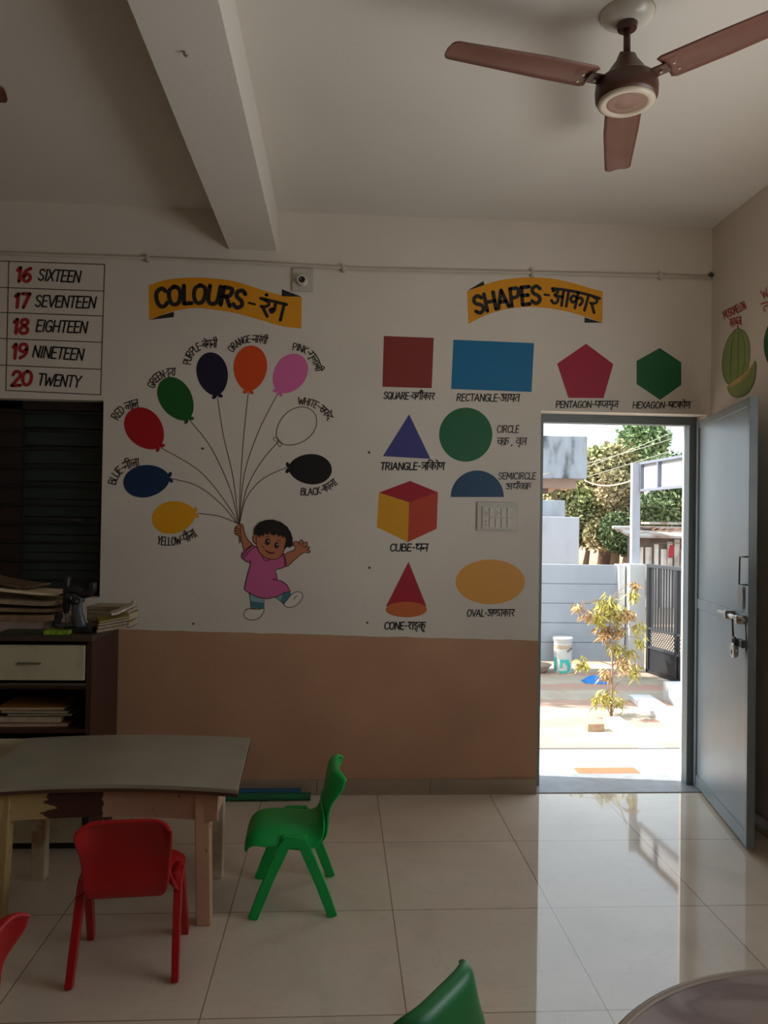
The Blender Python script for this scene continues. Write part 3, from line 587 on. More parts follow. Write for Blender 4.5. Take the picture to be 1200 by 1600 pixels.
# conduit along the wall with its clips
t = thing('conduit_pipe', 'thin painted conduit running along the top of the back wall', 'pipe', BACK.p((230, 404)))
zl = lambda x: BACK.p((x, 0)).x
pts = [(XL+.1, D-.012, at_y(0, 392, D).z+.01)] + [Vector((BACK.p(q).x, D-.012, BACK.p(q).z)) for q in ((0, 397), (230, 404.5), (400, 412), (560, 421), (840, 427.5), (1030, 432), (1108, 434.5))]
obj('pipe', T(pts, .0085, 10), P('conduit_paint', (204, 192, 176), .6), t, smooth=True)
for q in ((232, 404.5), (537, 420), (831, 427), (1030, 432)):
    p = BACK.p(q); obj('clip', B(p.x-.008, p.x+.008, D-.024, D, p.z-.022, p.z+.018), P('clip_paint', (196, 184, 168), .6), t, bevel=.002)
p = BACK.p((1112, 433)); obj('elbow', T([(p.x-.02, D-.012, p.z), (p.x-.008, D-.012, p.z+.004), (p.x-.006, D-.02, p.z+.014)], .012, 10), P('elbow_dark', (70, 62, 54)), t, smooth=True)
# small plugs and nails left in the wall
for i, (q, lab) in enumerate((((317, 701), 'small dark nail in the wall between the balloon strings'), ((577, 707), 'small dark wall plug left of the violet triangle'), ((302, 974.5), 'small dark plug just above the brown dado, left of the painted child'), ((577.5, 887), 'small dark plug left of the painted red cone'), ((574, 973), 'faint plug left of the CONE caption'))):
    p = BACK.p(q); bm = facing([(0, 0), (.006, 0), (.006, .004), (.003, .007), (0, .007)], p, D, 10)
    solid('wall_plug', bm, P('plug_dark', (84, 72, 62), .6), lab, 'wall plug', 'plugs left in the back wall')
p = at_z(288, 80, 2.878)
solid('ceiling_hook', T([p+Vector((0, 0, .004)), p+Vector((0, 0, -.01)), p+Vector((.006, 0, -.016)), p+Vector((.011, 0, -.011))], .004, 8), P('hook_steel', (150, 140, 128), .4, metal=.4), 'small hook under the ceiling beam', 'hook')
# fans
brn = P('fan_brown', (92, 58, 46), .38, scale=6, var=.1); bld = P('fan_blade_brown', (120, 76, 62), .42, scale=4, var=.08); ivory = P('fan_ivory', (214, 196, 172), .35)
def fan(x, y, a0, label):
    t = thing('ceiling_fan', label, 'ceiling fan', (x, y, ZC), 0, 'three bladed brown fans')
    def O(n, bm, m, p=t, **k):
        if not n.startswith(('canopy', 'rod')): bmesh.ops.translate(bm, verts=bm.verts, vec=(0, 0, -.012))
        return obj(n, bm, m, p, world=False, **k)
    ca = O('canopy', L([(0, -.035), (.035, -.034), (.06, -.026), (.08, -.012), (.088, 0), (0, 0)], 36), P('canopy_white', (226, 218, 202), .25), smooth=True)
    O('canopy_cap', L([(0, -.05), (.03, -.05), (.034, -.03), (0, -.03)], 24), brn, ca)
    O('rod', T([(0, 0, -.03), (0, 0, -.152)], .011, 16), brn, smooth=True)
    O('bracket', OB((0, 0, -.125), (.05, .02, .02)), brn, bevel=.003)
    O('bell', L([(.016, -.12), (.03, -.128), (.034, -.14), (.052, -.165), (.07, -.195), (.078, -.205), (0, -.205)], 32), brn, smooth=True)
    mo = O('motor', L([(0, -.2), (.085, -.202), (.096, -.212), (.099, -.235), (.097, -.262), (.09, -.272), (0, -.272)], 40), brn, smooth=True)
    O('ring', L([(.06, -.27), (.088, -.268), (.09, -.276), (.078, -.283), (.066, -.281), (.06, -.275)], 40), ivory, mo, smooth=True)
    O('bottom_cap', L([(.07, -.272), (.062, -.278), (.05, -.274), (.03, -.279), (0, -.281)], 36), P('fan_cap', (150, 112, 92), .35), mo, smooth=True)
    for k in range(3):
        a = a0+2*PI*k/3; R = Matrix.Rotation(a, 4, 'Z')
        bm = new(); prof = [(.125, -.052, .052), (.14, -.06, .062), (.3, -.058, .064), (.5, -.05, .056), (.59, -.047, .052), (.602, -.043, .047), (.608, -.034, .038), (.61, -.022, .026)]
        rows = []
        for x_, y0, y1 in prof:
            rows.append([bm.verts.new((x_, y0+(y1-y0)*j/6, -.213 + (.0034*(1-2*j/6)) + .008*math.sin(PI*j/6)*(1 if x_ < .6 else .5))) for j in range(7)])
        for u, w in zip(rows, rows[1:]):
            for j in range(6): bm.faces.new((u[j], w[j], w[j+1], u[j+1]))
        bmesh.ops.transform(bm, matrix=R, verts=bm.verts)
        b = O('blade', bm, bld, smooth=True); so = b.modifiers.new('solid', 'SOLIDIFY'); so.thickness = .003
        bm = OB((.115, 0, -.216), (.05, .05, .006)); bmesh.ops.transform(bm, matrix=R, verts=bm.verts); O('blade_bracket', bm, brn, b, bevel=.002)
        for xx, yy in ((.115, 0), (.165, .018), (.165, -.018)):
            bm = L([(0, -.226), (.004, -.226), (.005, -.2225), (0, -.2225)], 8); bmesh.ops.translate(bm, verts=bm.verts, vec=(xx, yy, 0)); bmesh.ops.transform(bm, matrix=R, verts=bm.verts)
            O('screw', bm, P('screw_bright', (214, 196, 160), .3, metal=.5), b)
    return t
fan(.895, 2.366, math.radians(192), 'brown three bladed ceiling fan with an ivory ring under the motor')
ft = at_z(10, 138, 2.885); a = math.radians(14)
fan(ft.x-.61*math.cos(a), ft.y-.61*math.sin(a), a, 'second brown ceiling fan, of which only a dark blade tip shows left of the beam')
# ================================================================ furniture
def shell(prof, half, drop, n=20, back=False):
    """sheet lofted along a side profile (y, z): half width and edge turn-down per station"""
    bm = new(); rows = []
    for i, (y, z) in enumerate(prof):
        a, b = prof[max(i-1, 0)], prof[min(i+1, len(prof)-1)]; t = Vector((b[0]-a[0], b[1]-a[1])).normalized(); nr = Vector((1, 0)) if back else Vector((t.y, -t.x))
        row = []
        for j in range(n+1):
            u = -1+2*j/n; e = drop[i]*abs(u)**5
            row.append(bm.verts.new((half[i]*(u if abs(u) < 1 else u), y-nr.x*e, z-nr.y*e-(.02*abs(u)**8*max(0, min(1, (z-.42)/.07)) if back else 0))))
        rows.append(row)
    for u, w in zip(rows, rows[1:]):
        for j in range(n): bm.faces.new((u[j], u[j+1], w[j+1], w[j]))
    return bm
seat_prof = [(.172, .226), (.174, .25), (.162, .278), (.13, .296), (.06, .299), (0, .294), (-.05, .289), (-.08, .294), (-.1, .315), (-.107, .345), (-.108, .37)]
seat_half = [.132, .142, .149, .152, .152, .152, .152, .15, .138, .126, .122]; seat_drop = [.0, .01, .03, .045, .05, .055, .055, .045, .02, .006, .004]
back_prof = [(-.07, .236), (-.088, .24), (-.104, .252), (-.114, .276), (-.118, .305), (-.117, .335), (-.117, .37), (-.120, .40), (-.125, .44), (-.131, .472), (-.136, .49), (-.142, .499), (-.152, .502), (-.162, .499)]
back_half = [.085, .1, .116, .126, .13, .131, .133, .136, .138, .139, .139, .139, .139, .138]; back_drop = [.0, .0, .004, .008, .010, .012, .014, .022, .044, .052, .05, .045, .035, .024]
def make_chair(mat, label, loc, rz, group='small plastic chairs'):
    t = thing('plastic_chair', label, 'chair', loc, rz, group)
    def sh(name, p, h, d, thick):
        o = obj(name, shell(p, h, d, back=name == 'backrest'), mat, t, world=False, smooth=True)
        s = o.modifiers.new('solid', 'SOLIDIFY'); s.thickness = thick; s.offset = -1
        b = o.modifiers.new('subsurf', 'SUBSURF'); b.levels = b.render_levels = 2
        return o
    sh('seat', seat_prof, seat_half, seat_drop, .012); sh('backrest', back_prof, back_half, back_drop, .012)
    ap = .272
    for sx in (-1, 1):
        for sy in (-1, 1):
            pts = [(sx*.150, -sy*.006, ap-.002), (sx*.150, sy*.028, ap-.006), (sx*.151, sy*.05, ap-.045), (sx*.154, sy*.098, .12), (sx*.158, sy*.145, .0)]
            o = obj('leg', T(smooth_pts(pts, 3), [.0285]*8+[.0265]*3+[.025]*2, 4, flat=.62, side=(1, 0, 0), turn=PI/4), mat, t, world=False, bevel=.006)
        obj('leg_bracket', OB((sx*.142, 0, .272), (.03, .1, .044)), mat, t, world=False, bevel=.012)
    return t
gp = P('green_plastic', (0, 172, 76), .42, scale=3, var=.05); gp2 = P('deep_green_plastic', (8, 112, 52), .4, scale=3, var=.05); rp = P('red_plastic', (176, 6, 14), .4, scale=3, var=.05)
make_chair(gp, 'bright green plastic child chair standing sideways beside the white table', (-.155, 2.95, 0), math.radians(92))
make_chair(rp, 'red plastic child chair pulled up to the front of the white table', (-.662, 2.548, 0), math.radians(5))
make_chair(rp, 'red plastic child chair mostly cut off at the edge, nearer than the white table', (-.915, 1.735, 0), math.radians(90))
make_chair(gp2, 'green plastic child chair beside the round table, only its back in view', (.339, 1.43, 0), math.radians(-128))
# the white arc-shaped table
lam = P('worn_white_laminate', (166, 160, 142), .35, scale=4, rgb2=(148, 140, 122), lo=.4, hi=.8)
wd = P('bare_brown_wood', (96, 62, 42), .7, scale=8, var=.2)
def peel():
    n = N('peeling_pink_and_yellow_paint', .75)
    c = n.mix(n.ma('GREATER_THAN', n.x, -.84), (172, 146, 84), (188, 142, 116))
    c = n.mix(n.ma('MULTIPLY', n.noise(6, 5), .45), c, (206, 178, 140))
    # bare patch: a streaky area between x = -1.1 and -.84
    v = n.combine(n.ma('MULTIPLY', n.x, 3.), n.ma('MULTIPLY', n.y, 3.), n.ma('MULTIPLY', n.z, 34.))
    e = n.ma('MULTIPLY', n.ma('SUBTRACT', n.noise(1.6, 5, v), .5), .16)
    xx = n.ma('ADD', n.x, e)
    inp = n.ma('MULTIPLY', n.ma('GREATER_THAN', xx, -1.02), n.ma('LESS_THAN', n.ma('ADD', n.x, n.ma('MULTIPLY', e, .15)), -.835))
    sp = n.ramp(n.noise(22, 5), [(.66, 0.), (.7, 1.)])
    c = n.mix(inp, c, (74, 40, 26)); s = n.mix(sp, c, (104, 72, 52))
    n.bump(n.noise(30, 5), .25); return n.color(s)
peelm = peel()
t = thing('kids_table', 'low arc shaped table with a worn white top and peeling painted legs', 'table', (-.82, 2.95, 0))
top = []
for k in range(17): u = -1+k/8; top.append((-.82+.475*u, 2.688+.062*(1-u*u)))
for k in range(17): u = 1-k/8; top.append((-.848+.472*u, 3.33+.05*(1-u*u)))
obj('tabletop', prism(new(), top, .482, .5), [lam], t, bevel=.001)
obj('edge_strip', prism(new(), [(a*1.0+(.002 if a > -.82 else -.002), b+(-.002 if b < 3 else .002)) for a, b in top], .474, .486), wd, t)
bm = new()
front = [(-.82+.40*(-1+k/6), 2.735+.05*(1-(-1+k/6)**2)) for k in range(13)]
prism(bm, front+[(a, b+.02) for a, b in front[::-1]], .372, .474); obj('apron', bm, peelm, t)
obj('apron', B(-1.2, -.44, 3.13, 3.15, .372, .474), peelm, t)
for sx in (-1.2, -.44): obj('apron', B(sx-.012, sx+.012, 2.8, 3.14, .372, .474), peelm, t)
legm = P('worn_leg_paint', (206, 190, 160), .7, scale=7, rgb2=(168, 128, 96), lo=.5, hi=.62, bump=.2)
for (x0, y0, x1, y1) in ((-.478, 2.775, -.463, 2.765), (-.478, 3.125, -.478, 3.125), (-1.178, 3.125, -1.178, 3.125), (-1.17, 2.775, -1.185, 2.765)):
    bm = new(); v = box(bm, -.027, .027, -.027, .027, 0, .474)
    for q in v:
        if q.co.z < .1: q.co.x = x1+q.co.x*.95; q.co.y = y1+q.co.y*.95
        else: q.co.x += x0; q.co.y += y0
    obj('leg', bm, legm if y0 > 3 else peelm, t, bevel=.004)
# the round table
t = thing('round_table', 'round brown wooden table at the lower edge of the photo', 'table', (.925, 1.045, 0))
n = N('scuffed_brown_top', .3); v = n.combine(n.ma('MULTIPLY', n.x, .6), n.y, n.z)
scuff = n.color(n.ramp(n.noise(4, 7, v, 1.2), [(.3, (166, 144, 132)), (.5, (148, 126, 116)), (.62, (116, 92, 82)), (.75, (160, 142, 132))]))
obj('tabletop', L([(0, .472), (.52, .472), (.52, .5), (0, .5)], 96), scuff, t, world=False)
bmr = L([(.52, .47), (.533, .468), (.54, .476), (.54, .496), (.534, .503), (.522, .503), (.52, .5)], 96); obj('rim', bmr, P('round_rim_wood', (150, 126, 104), .45, scale=6), t, world=False, smooth=True)
for k in range(4):
    a = PI/4+k*PI/2; obj('leg', T([(.3*math.cos(a), .3*math.sin(a), .472), (.36*math.cos(a), .36*math.sin(a), 0)], .025, 12), peelm, t, world=False, smooth=True)
# cupboard
CX0, CX1, CY0, CY1, CT = -2.35, -1.075, 3.385, 3.785, .932
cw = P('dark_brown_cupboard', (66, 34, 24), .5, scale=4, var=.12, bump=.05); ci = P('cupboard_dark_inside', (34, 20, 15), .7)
ctop = P('cupboard_top', (70, 54, 44), .5, scale=5, var=.12); dw = P('stained_white_drawer', (196, 186, 156), .55, scale=7, rgb2=(164, 150, 118), lo=.52, hi=.8)
t = thing('cupboard', 'dark brown cupboard with a white drawer and an open shelf, under the dark window', 'cupboard', ((CX0+CX1)/2, CY0, 0))
obj('worktop', B(CX0-.02, CX1+.012, CY0-.025, CY1+.01, CT-.026, CT), ctop, t, bevel=.006)
obj('side_panel', B(CX1-.022, CX1, CY0, CY1, 0, CT-.026), cw, t); obj('side_panel', B(CX0, CX0+.022, CY0, CY1, 0, CT-.026), cw, t)
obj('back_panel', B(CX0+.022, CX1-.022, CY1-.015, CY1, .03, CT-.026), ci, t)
MX = -1.74
obj('divider', B(MX-.012, MX+.012, CY0+.005, CY1-.015, .03, CT-.026), cw, t)
for z in (.1, .52, .712): obj('shelf', B(CX0+.022, CX1-.022, CY0+.012, CY1-.015, z-.018, z), cw, t)
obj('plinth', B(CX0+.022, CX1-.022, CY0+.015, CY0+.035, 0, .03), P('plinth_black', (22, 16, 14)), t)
bm = new(); box(bm, CX0+.022, CX1-.022, CY0-.004, CY0+.012, .712, .722); obj('rail', bm, P('drawer_rail_olive', (84, 76, 56), .6), t)
hd = P('drawer_pull', (120, 112, 90), .4, metal=.3)
for x0, x1 in ((CX0+.03, MX-.02), (MX+.02, CX1-.028)):
    d = obj('drawer', B(x0, x1, CY0-.006, CY0+.012, .735, .888), dw, t, bevel=.003)
    hxm = at_y(47, 1034, CY0).x if x0 > MX-.1 else (x0+x1)/2
    bm = new(); box(bm, hxm-.05, hxm+.05, CY0-.022, CY0-.004, .806, .813); obj('handle', bm, hd, d, bevel=.003)
    d = obj('door', B(x0, x1, CY0-.006, CY0+.012, .032, .48), dw, t, bevel=.003)
    obj('knob', OB((x1-.06, CY0-.016, .3), (.02, .024, .02)), hd, d, bevel=.005)
# books on the open shelf
def slab(name, label, cat, group, c, s, rgb, rz=0, rx=0, ry=0, pages=True, soft=True):
    """a book or a magazine lying flat: cover and page block"""
    t = thing(name, label, cat, c, rz, group)
    R = Matrix.Rotation(rx, 4, 'X') @ Matrix.Rotation(ry, 4, 'Y')
    th = s[2]; cov = P('cover_%d_%d_%d' % rgb, rgb, .5, scale=6, var=.1)
    bm = new()
    for z in (0, th-.0015): box(bm, -s[0]/2, s[0]/2, -s[1]/2, s[1]/2, z, z+.0015)
    box(bm, -s[0]/2, -s[0]/2+.0015, -s[1]/2, s[1]/2, 0, th)
    bmesh.ops.transform(bm, matrix=R, verts=bm.verts); obj('cover', bm, cov, t, world=False)
    bm = B(-s[0]/2+.002, s[0]/2-.004, -s[1]/2+.004, s[1]/2-.004, .0016, th-.0016); bmesh.ops.transform(bm, matrix=R, verts=bm.verts)
    obj('pages', bm, P('paper_edge', (196, 176, 146), .8, scale=30, var=.12), t, world=False)
    return t
z = .5205
for i, (rgb, th, x, rz, w, lab) in enumerate((((190, 120, 100), .016, -1.34, .03, .3, 'salmon book at the bottom of the pile on the open shelf'), ((120, 44, 26), .03, -1.36, -.02, .29, 'thick rust red book on the open shelf'),
        ((96, 98, 78), .01, -1.31, .02, .28, 'thin grey green book on the open shelf, above the rust red one'), ((60, 70, 46), .014, -1.33, -.03, .29, 'dark green book near the top of the open shelf pile'), ((176, 120, 44), .014, -1.35, .01, .29, 'mustard book topmost on the open shelf pile'))):
    slab('book', lab, 'book', 'books piled on the open shelf', (x, CY0+.15, z), (w, .21, th), rgb, rz); z += th+.0006
# papers, books and an instrument on the cupboard
Z0 = CT+.0006
PAP = 'loose papers heaped on the cupboard'; MAG = 'books piled at the end of the cupboard'
def sheaf(label, c, s, rgb, rz=0, ry=0, rx=0, curl=.01, seed=1, group=PAP):
    """a sheaf of papers with a curled, ragged outline"""
    rnd = random.Random(seed); bm = new(); nx, ny = 12, 6; lay = []
    for zz in (0, s[2]):
        g = []
        for i in range(nx+1):
            for j in range(ny+1):
                u, v = -1+2*i/nx, -1+2*j/ny
                e = curl*(u**4)*(1 if u > 0 else .6)+curl*.5*math.sin(3*u+seed)*.5*(1+math.cos(seed+2*v))*.3
                jit = (rnd.random()-.5)*.006
                g.append(bm.verts.new((u*s[0]/2+jit, v*s[1]/2+jit, zz+max(e, 0))))
        lay.append(g)
    idx = lambda i, j: i*(ny+1)+j
    for i in range(nx):
        for j in range(ny):
            q = [idx(i, j), idx(i+1, j), idx(i+1, j+1), idx(i, j+1)]
            bm.faces.new([lay[1][k] for k in q]); bm.faces.new([lay[0][k] for k in q[::-1]])
    ring = [idx(i, 0) for i in range(nx+1)]+[idx(nx, j) for j in range(1, ny+1)]+[idx(i, ny) for i in range(nx-1, -1, -1)]+[idx(0, j) for j in range(ny-1, 0, -1)]
    for a, b in zip(ring, ring[1:]+ring[:1]): bm.faces.new((lay[0][a], lay[0][b], lay[1][b], lay[1][a]))
    bmesh.ops.transform(bm, matrix=Matrix.Rotation(rx, 4, 'X') @ Matrix.Rotation(ry, 4, 'Y'), verts=bm.verts)
    lo = min(v.co.z for v in bm.verts); bmesh.ops.translate(bm, verts=bm.verts, vec=(0, 0, -lo))
    o = obj('paper_sheaf', bm, P('papers_%d_%d_%d' % rgb, tuple(min(250, int(v*1.18)) for v in rgb), .8, scale=20, var=.15), None); o.location = c; o.rotation_euler.z = rz
    return tag(o, label, 'papers', group)
x = -1.44
sheaf('thick pale stack of papers at the bottom of the heap on the cupboard', (x-.03, 3.6, Z0), (.40, .26, .045), (150, 128, 116), .02, curl=.002, seed=2)
sheaf('tan sheaf of papers second from the bottom of the heap', (x-.01, 3.59, Z0+.0465), (.39, .25, .026), (140, 112, 84), -.06, curl=.006, seed=3)
sheaf('brown paper sheaf in the middle of the heap', (x-.02, 3.6, Z0+.084), (.42, .26, .016), (116, 94, 68), .08, .03, curl=.008, seed=4)
sheaf('grey paper sheaf above the brown one in the heap', (x-.0, 3.6, Z0+.114), (.36, .24, .02), (146, 128, 104), -.05, .05, curl=.008, seed=5)
sheaf('cream paper sheaf sloping down to the right, near the top of the heap', (x+.01, 3.585, Z0+.160), (.30, .22, .01), (198, 178, 148), .1, .1, curl=.006, seed=6)
sheaf('dark folded paper topmost on the heap', (x-.08, 3.62, Z0+.190), (.26, .22, .008), (96, 76, 56), -.12, .14, curl=.008, seed=7)
sheaf('dark green file lying at the front edge of the cupboard', (-1.375, 3.43, Z0), (.17, .1, .012), (48, 54, 34), .02, curl=.001, seed=8)
sheaf('bright green folder lying at the front edge of the cupboard', (-1.232, 3.43, Z0), (.105, .09, .016), (120, 150, 30), .03, curl=.001, seed=9)
zz = Z0
for i, (rgb, th, lab) in enumerate((((92, 74, 60), .03, 'dark thick book at the bottom behind the instrument'), ((150, 128, 106), .034, 'fawn book in the pile behind the instrument'), ((126, 104, 86), .02, 'brown book second from the top behind the instrument'), ((178, 158, 134), .012, 'pale book on top of the pile behind the instrument'))):
    slab('book', lab, 'book', MAG, (-1.07-.003*i, 3.69, zz), (.19, .17, th), rgb, .03*(-1)**i); zz += th+.0006
zz = Z0
for i, (rgb, th, lab) in enumerate((((196, 176, 150), .012, 'cream magazine at the bottom of the slanted pile on the cupboard corner'), ((150, 132, 112), .012, 'grey magazine in the slanted pile on the cupboard corner'), ((190, 170, 142), .01, 'pale magazine in the slanted pile, under the yellow one'), ((164, 152, 60), .008, 'yellow edged magazine on top of the slanted pile'))):
    slab('magazine', lab, 'magazine', 'slanted magazines on the cupboard corner', (-1.028, 3.53, zz+.012), (.13, .16, th), rgb, .25+.04*i, 0, -.16); zz += th+.003
o = sheaf('open white booklet leaning on the magazines at the cupboard corner', (-.985, 3.55, zz+.02), (.11, .13, .008), (200, 196, 180), .3, -.45, curl=.01, seed=12, group='slanted magazines on the cupboard corner')
o.name = 'booklet'
mt = thing('microscope', 'dark upright instrument with a tube and curved pillar, on the cupboard', 'instrument', (-1.155, 3.47, Z0))
ir = P('dark_iron', (44, 40, 40), .4, metal=.3); gy = P('grey_iron', (84, 88, 92), .45, metal=.2)
O = lambda n_, bm_, m_, p_=mt, **k: obj(n_, bm_, m_, p_, world=False, **k)
O('foot', OB((0, 0, .012), (.12, .08, .024)), ir, bevel=.006)
O('pillar', T(smooth_pts([(.0, 0, .02), (-.012, 0, .07), (-.016, 0, .12), (-.012, 0, .17)], 4), [.03]*5+[.024]*5+[.026]*3, 12, flat=.6, side=(0, 1, 0)), gy, smooth=True)
O('arm', T(smooth_pts([(.05, 0, .222), (.046, 0, .185), (.01, 0, .17), (-.03, 0, .19), (-.062, 0, .185)], 4), [.02]*17, 12), ir, smooth=True)
O('tube', L([(0, .085), (.011, .085), (.013, .1), (.016, .105), (.016, .24), (.014, .25), (0, .25)], 20, c=(-.062, 0, 0)), ir, smooth=True)
O('tube_tip', L([(0, .03), (.003, .03), (.003, .075), (.009, .078), (.009, .09), (0, .09)], 14, c=(-.062, 0, 0)), gy)
O('stage', OB((-.06, 0, .034), (.075, .09, .006)), gy, bevel=.002)
O('knob', T([(-.014, -.05, .14), (-.014, .05, .14)], .016, 16), ir, smooth=True)
O('mirror', OB((-.1, .0, .055), (.034, .034, .07), ry=.3), ir, bevel=.012)
O('bracket', T([(-.1, 0, .024), (-.1, 0, .03), (-.06, 0, .03)], .006, 8), ir)
# rolled mats lying along the skirting
def rollm(label, p0, p1, r, rgb, sq=.8):
    bm = T([p0, p1], r, 18, flat=sq, side=(0, 0, 1))
    o = obj('rolled_mat', bm, P('mat_%d' % rgb[1], rgb, .6, scale=8, var=.1), None, smooth=False)
    return tag(o, label, 'mat', 'rolled mats along the wall')
t1 = rollm('green rolled mat on the floor along the brown wall', (-1.0, 3.952, .019), (-.131, 3.962, .019), .023, (20, 108, 66))
t2 = rollm('blue rolled mat lying behind the green one against the skirting', (-1.0, 3.998, .032), (-.185, 3.996, .032), .02, (34, 88, 124))
# ================================================================ outside
GZ, RZ = -.15, -.3
wht = P('limewashed_white', (206, 206, 204), .8, scale=3, var=.05, bump=.1)
struct('courtyard_ground', B(-6, 9, YB+.02, 8.6, GZ-.2, GZ), paver_material())
struct('road_ground', B(-30, 60, 8.6, 90, RZ-.3, RZ), foliage('dusty_road_earth', [(176, 152, 128), (156, 130, 106), (168, 144, 118)], .6))
step = struct('veranda_step', B(-1, 3.4, YB, 4.84, GZ-.05, -.004), wht)
obj('step_nosing', B(-1, 3.4, 4.84, 4.875, GZ-.05, -.004), P('grey_nosing', (92, 91, 90), .8), step)
p = [at_z(*k, 0) for k in ((905, 1203), (998, 1203), (1000, 1213), (903, 1213))]
solid('door_mat', B(1.41, 1.775, YB+.022, 4.455, -.004, .004), P('terracotta_mat', (200, 112, 80), .9, scale=10), 'flat terracotta coloured mat on the white step outside the door', 'door mat')
# boundary wall of precast panels between posts
pan = stained('panel_pale_blue', (174, 180, 189), (167, 174, 182), (156, 162, 170), .6)
WY, PX = 8.3, 3.20
bm = new(); ph = .2165
for i in range(5):
    z0 = 1.012-(i+1)*ph; box(bm, -2, PX, WY, WY+.06, max(z0, GZ-.05)+.006, z0+ph-.003)
    if i < 4: box(bm, -2, PX, WY+.012, WY+.05, z0-.004, z0+.008)
wl = thing('boundary_wall', 'low pale boundary wall of stacked concrete panels across the courtyard', 'wall', (2.5, WY, GZ)); tag(wl, kind='structure')
obj('panels', bm, pan, wl)
for x0, x1, hh in ((3.095, 3.165, 1.02), (1.0, 1.1, 1.03), (-1, -.9, 1.03)): obj('post', B(x0, x1, WY-.05, WY+.1, GZ-.05, hh), wht, wl, bevel=.004)
# gate pillar with the gate leaf and the sign frame
pl = thing('gate_pillar', 'white square gate pillar at the end of the boundary wall', 'pillar', (3.26, 8.25, GZ)); tag(pl, kind='structure')
obj('shaft', B(3.185, 3.36, 8.17, 8.36, GZ-.05, 1.03), wht, pl, bevel=.004)
gate = thing('metal_gate', 'black steel gate of vertical bars over a lattice band, swung open beyond the door', 'gate', (3.385, 8.15, GZ), math.atan2(6.9-8.15, 3.60-3.385))
blk = P('gate_black', (34, 36, 39), .5, scale=4, var=.15); hl = P('gate_bar_grey', (58, 59, 62), .45, scale=5)
GLN = 1.27
def gb(name, mat, *bx, p=gate):
    bm = new()
    for b in bx: box(bm, *b)
    return obj(name, bm, mat, p, world=False)
for x0 in (0, .515): gb('stile', blk, (x0, x0+.045, -.02, .02, .02, 1.18))
gb('stile', blk, (GLN-.045, GLN, -.02, .02, .02, 1.18))
gb('rail', hl, (0, GLN, -.022, .022, 1.15, 1.185)); gb('rail', hl, (.03, GLN, -.02, .02, .475, .5)); gb('rail', hl, (.03, GLN, -.02, .02, .27, .295)); gb('rail', blk, (0, GLN, -.02, .02, 0, .035))
gb('solid_panel', blk, (.045, .52, -.006, .006, .03, .275), (.56, GLN-.04, -.006, .006, .03, .275))
for i in range(9): gb('bar', hl, (.085+i*.05, .1+i*.05, -.008, .008, .49, 1.16))
for i in range(12): gb('bar', hl, (.6+i*.055, .615+i*.055, -.008, .008, .49, 1.16))
bm = new()
for x0, x1 in ((.045, .515), (.56, GLN-.045)):
    k = x0
    nn = int((x1-x0)/.042)
    for i in range(-4, nn+1):
        for s in (1, -1):
            a, b = x0+i*.042, x0+i*.042+.195
            z0, z1 = (.285, .48) if s > 0 else (.48, .285)
            if b > x1: z1 = z0+(z1-z0)*(x1-a)/(b-a); b = x1
            if a < x0: z0 = z0+(z1-z0)*(x0-a)/(b-a); a = x0
            if b-a > .02: tube(bm, [(a, .004*s, z0), (b, .004*s, z1)], .0045, 5)
obj('lattice', bm, hl, gate, world=False)
sg = thing('gate_sign', 'blank white sign panel in a steel frame above the gate', 'sign', (3.30, 8.3, 1.03))
wf = P('sign_frame_grey', (112, 116, 128), .6); obj('post', B(3.245, 3.335, 8.27, 8.33, 1.0, 2.155), P('post_paint', (168, 170, 178), .7), sg)
xs = lambda y: 3.345+(8.3-y)*.045
M4 = Matrix.Translation((3.345, 8.28, 0)) @ Matrix.Rotation(math.atan2(-1, .045), 4, 'Z')
def sb(name, mat, *b):
    bm = B(*b); bmesh.ops.transform(bm, matrix=M4, verts=bm.verts); return obj(name, bm, mat, sg)
sb('board', P('sign_white', (184, 186, 190), .6), 0, 3.2, .02, .03, 1.85, 2.15)
for z in (1.835, 2.135): sb('frame', wf, 0, 3.2, -.02, .03, z, z+.028)
for x0 in (.0, .42, 1.02, 1.6, 2.2, 3.17): sb('frame_upright', wf, x0, x0+.028, -.02, .02, 1.86, 2.14)
# kerbs beside the ramp
kg = 'white kerbs beside the ramp'
def kerb(label, a, b, w, h):
    a, b = Vector(a), Vector(b); d = (b-a); bm = OB(((a.x+b.x)/2, (a.y+b.y)/2, GZ+h/2), (w, d.length, h), rz=math.atan2(d.y, d.x)-PI/2)
    return solid('kerb', bm, wht, label, 'kerb', kg, bevel=.006)
kerb('short white kerb running towards the step, right of the brick', (2.23, 6.08), (2.24, 4.9), .14, .045)
kerb('long white kerb between two sandy strips, right of the sapling', (2.77, 6.84), (2.66, 4.9), .2, .05)
solid('raised_slab', B(3.0, 3.62, 5.0, 6.86, GZ-.02, .02), wht, 'raised white slab at the foot of the gate', 'slab', bevel=.006)
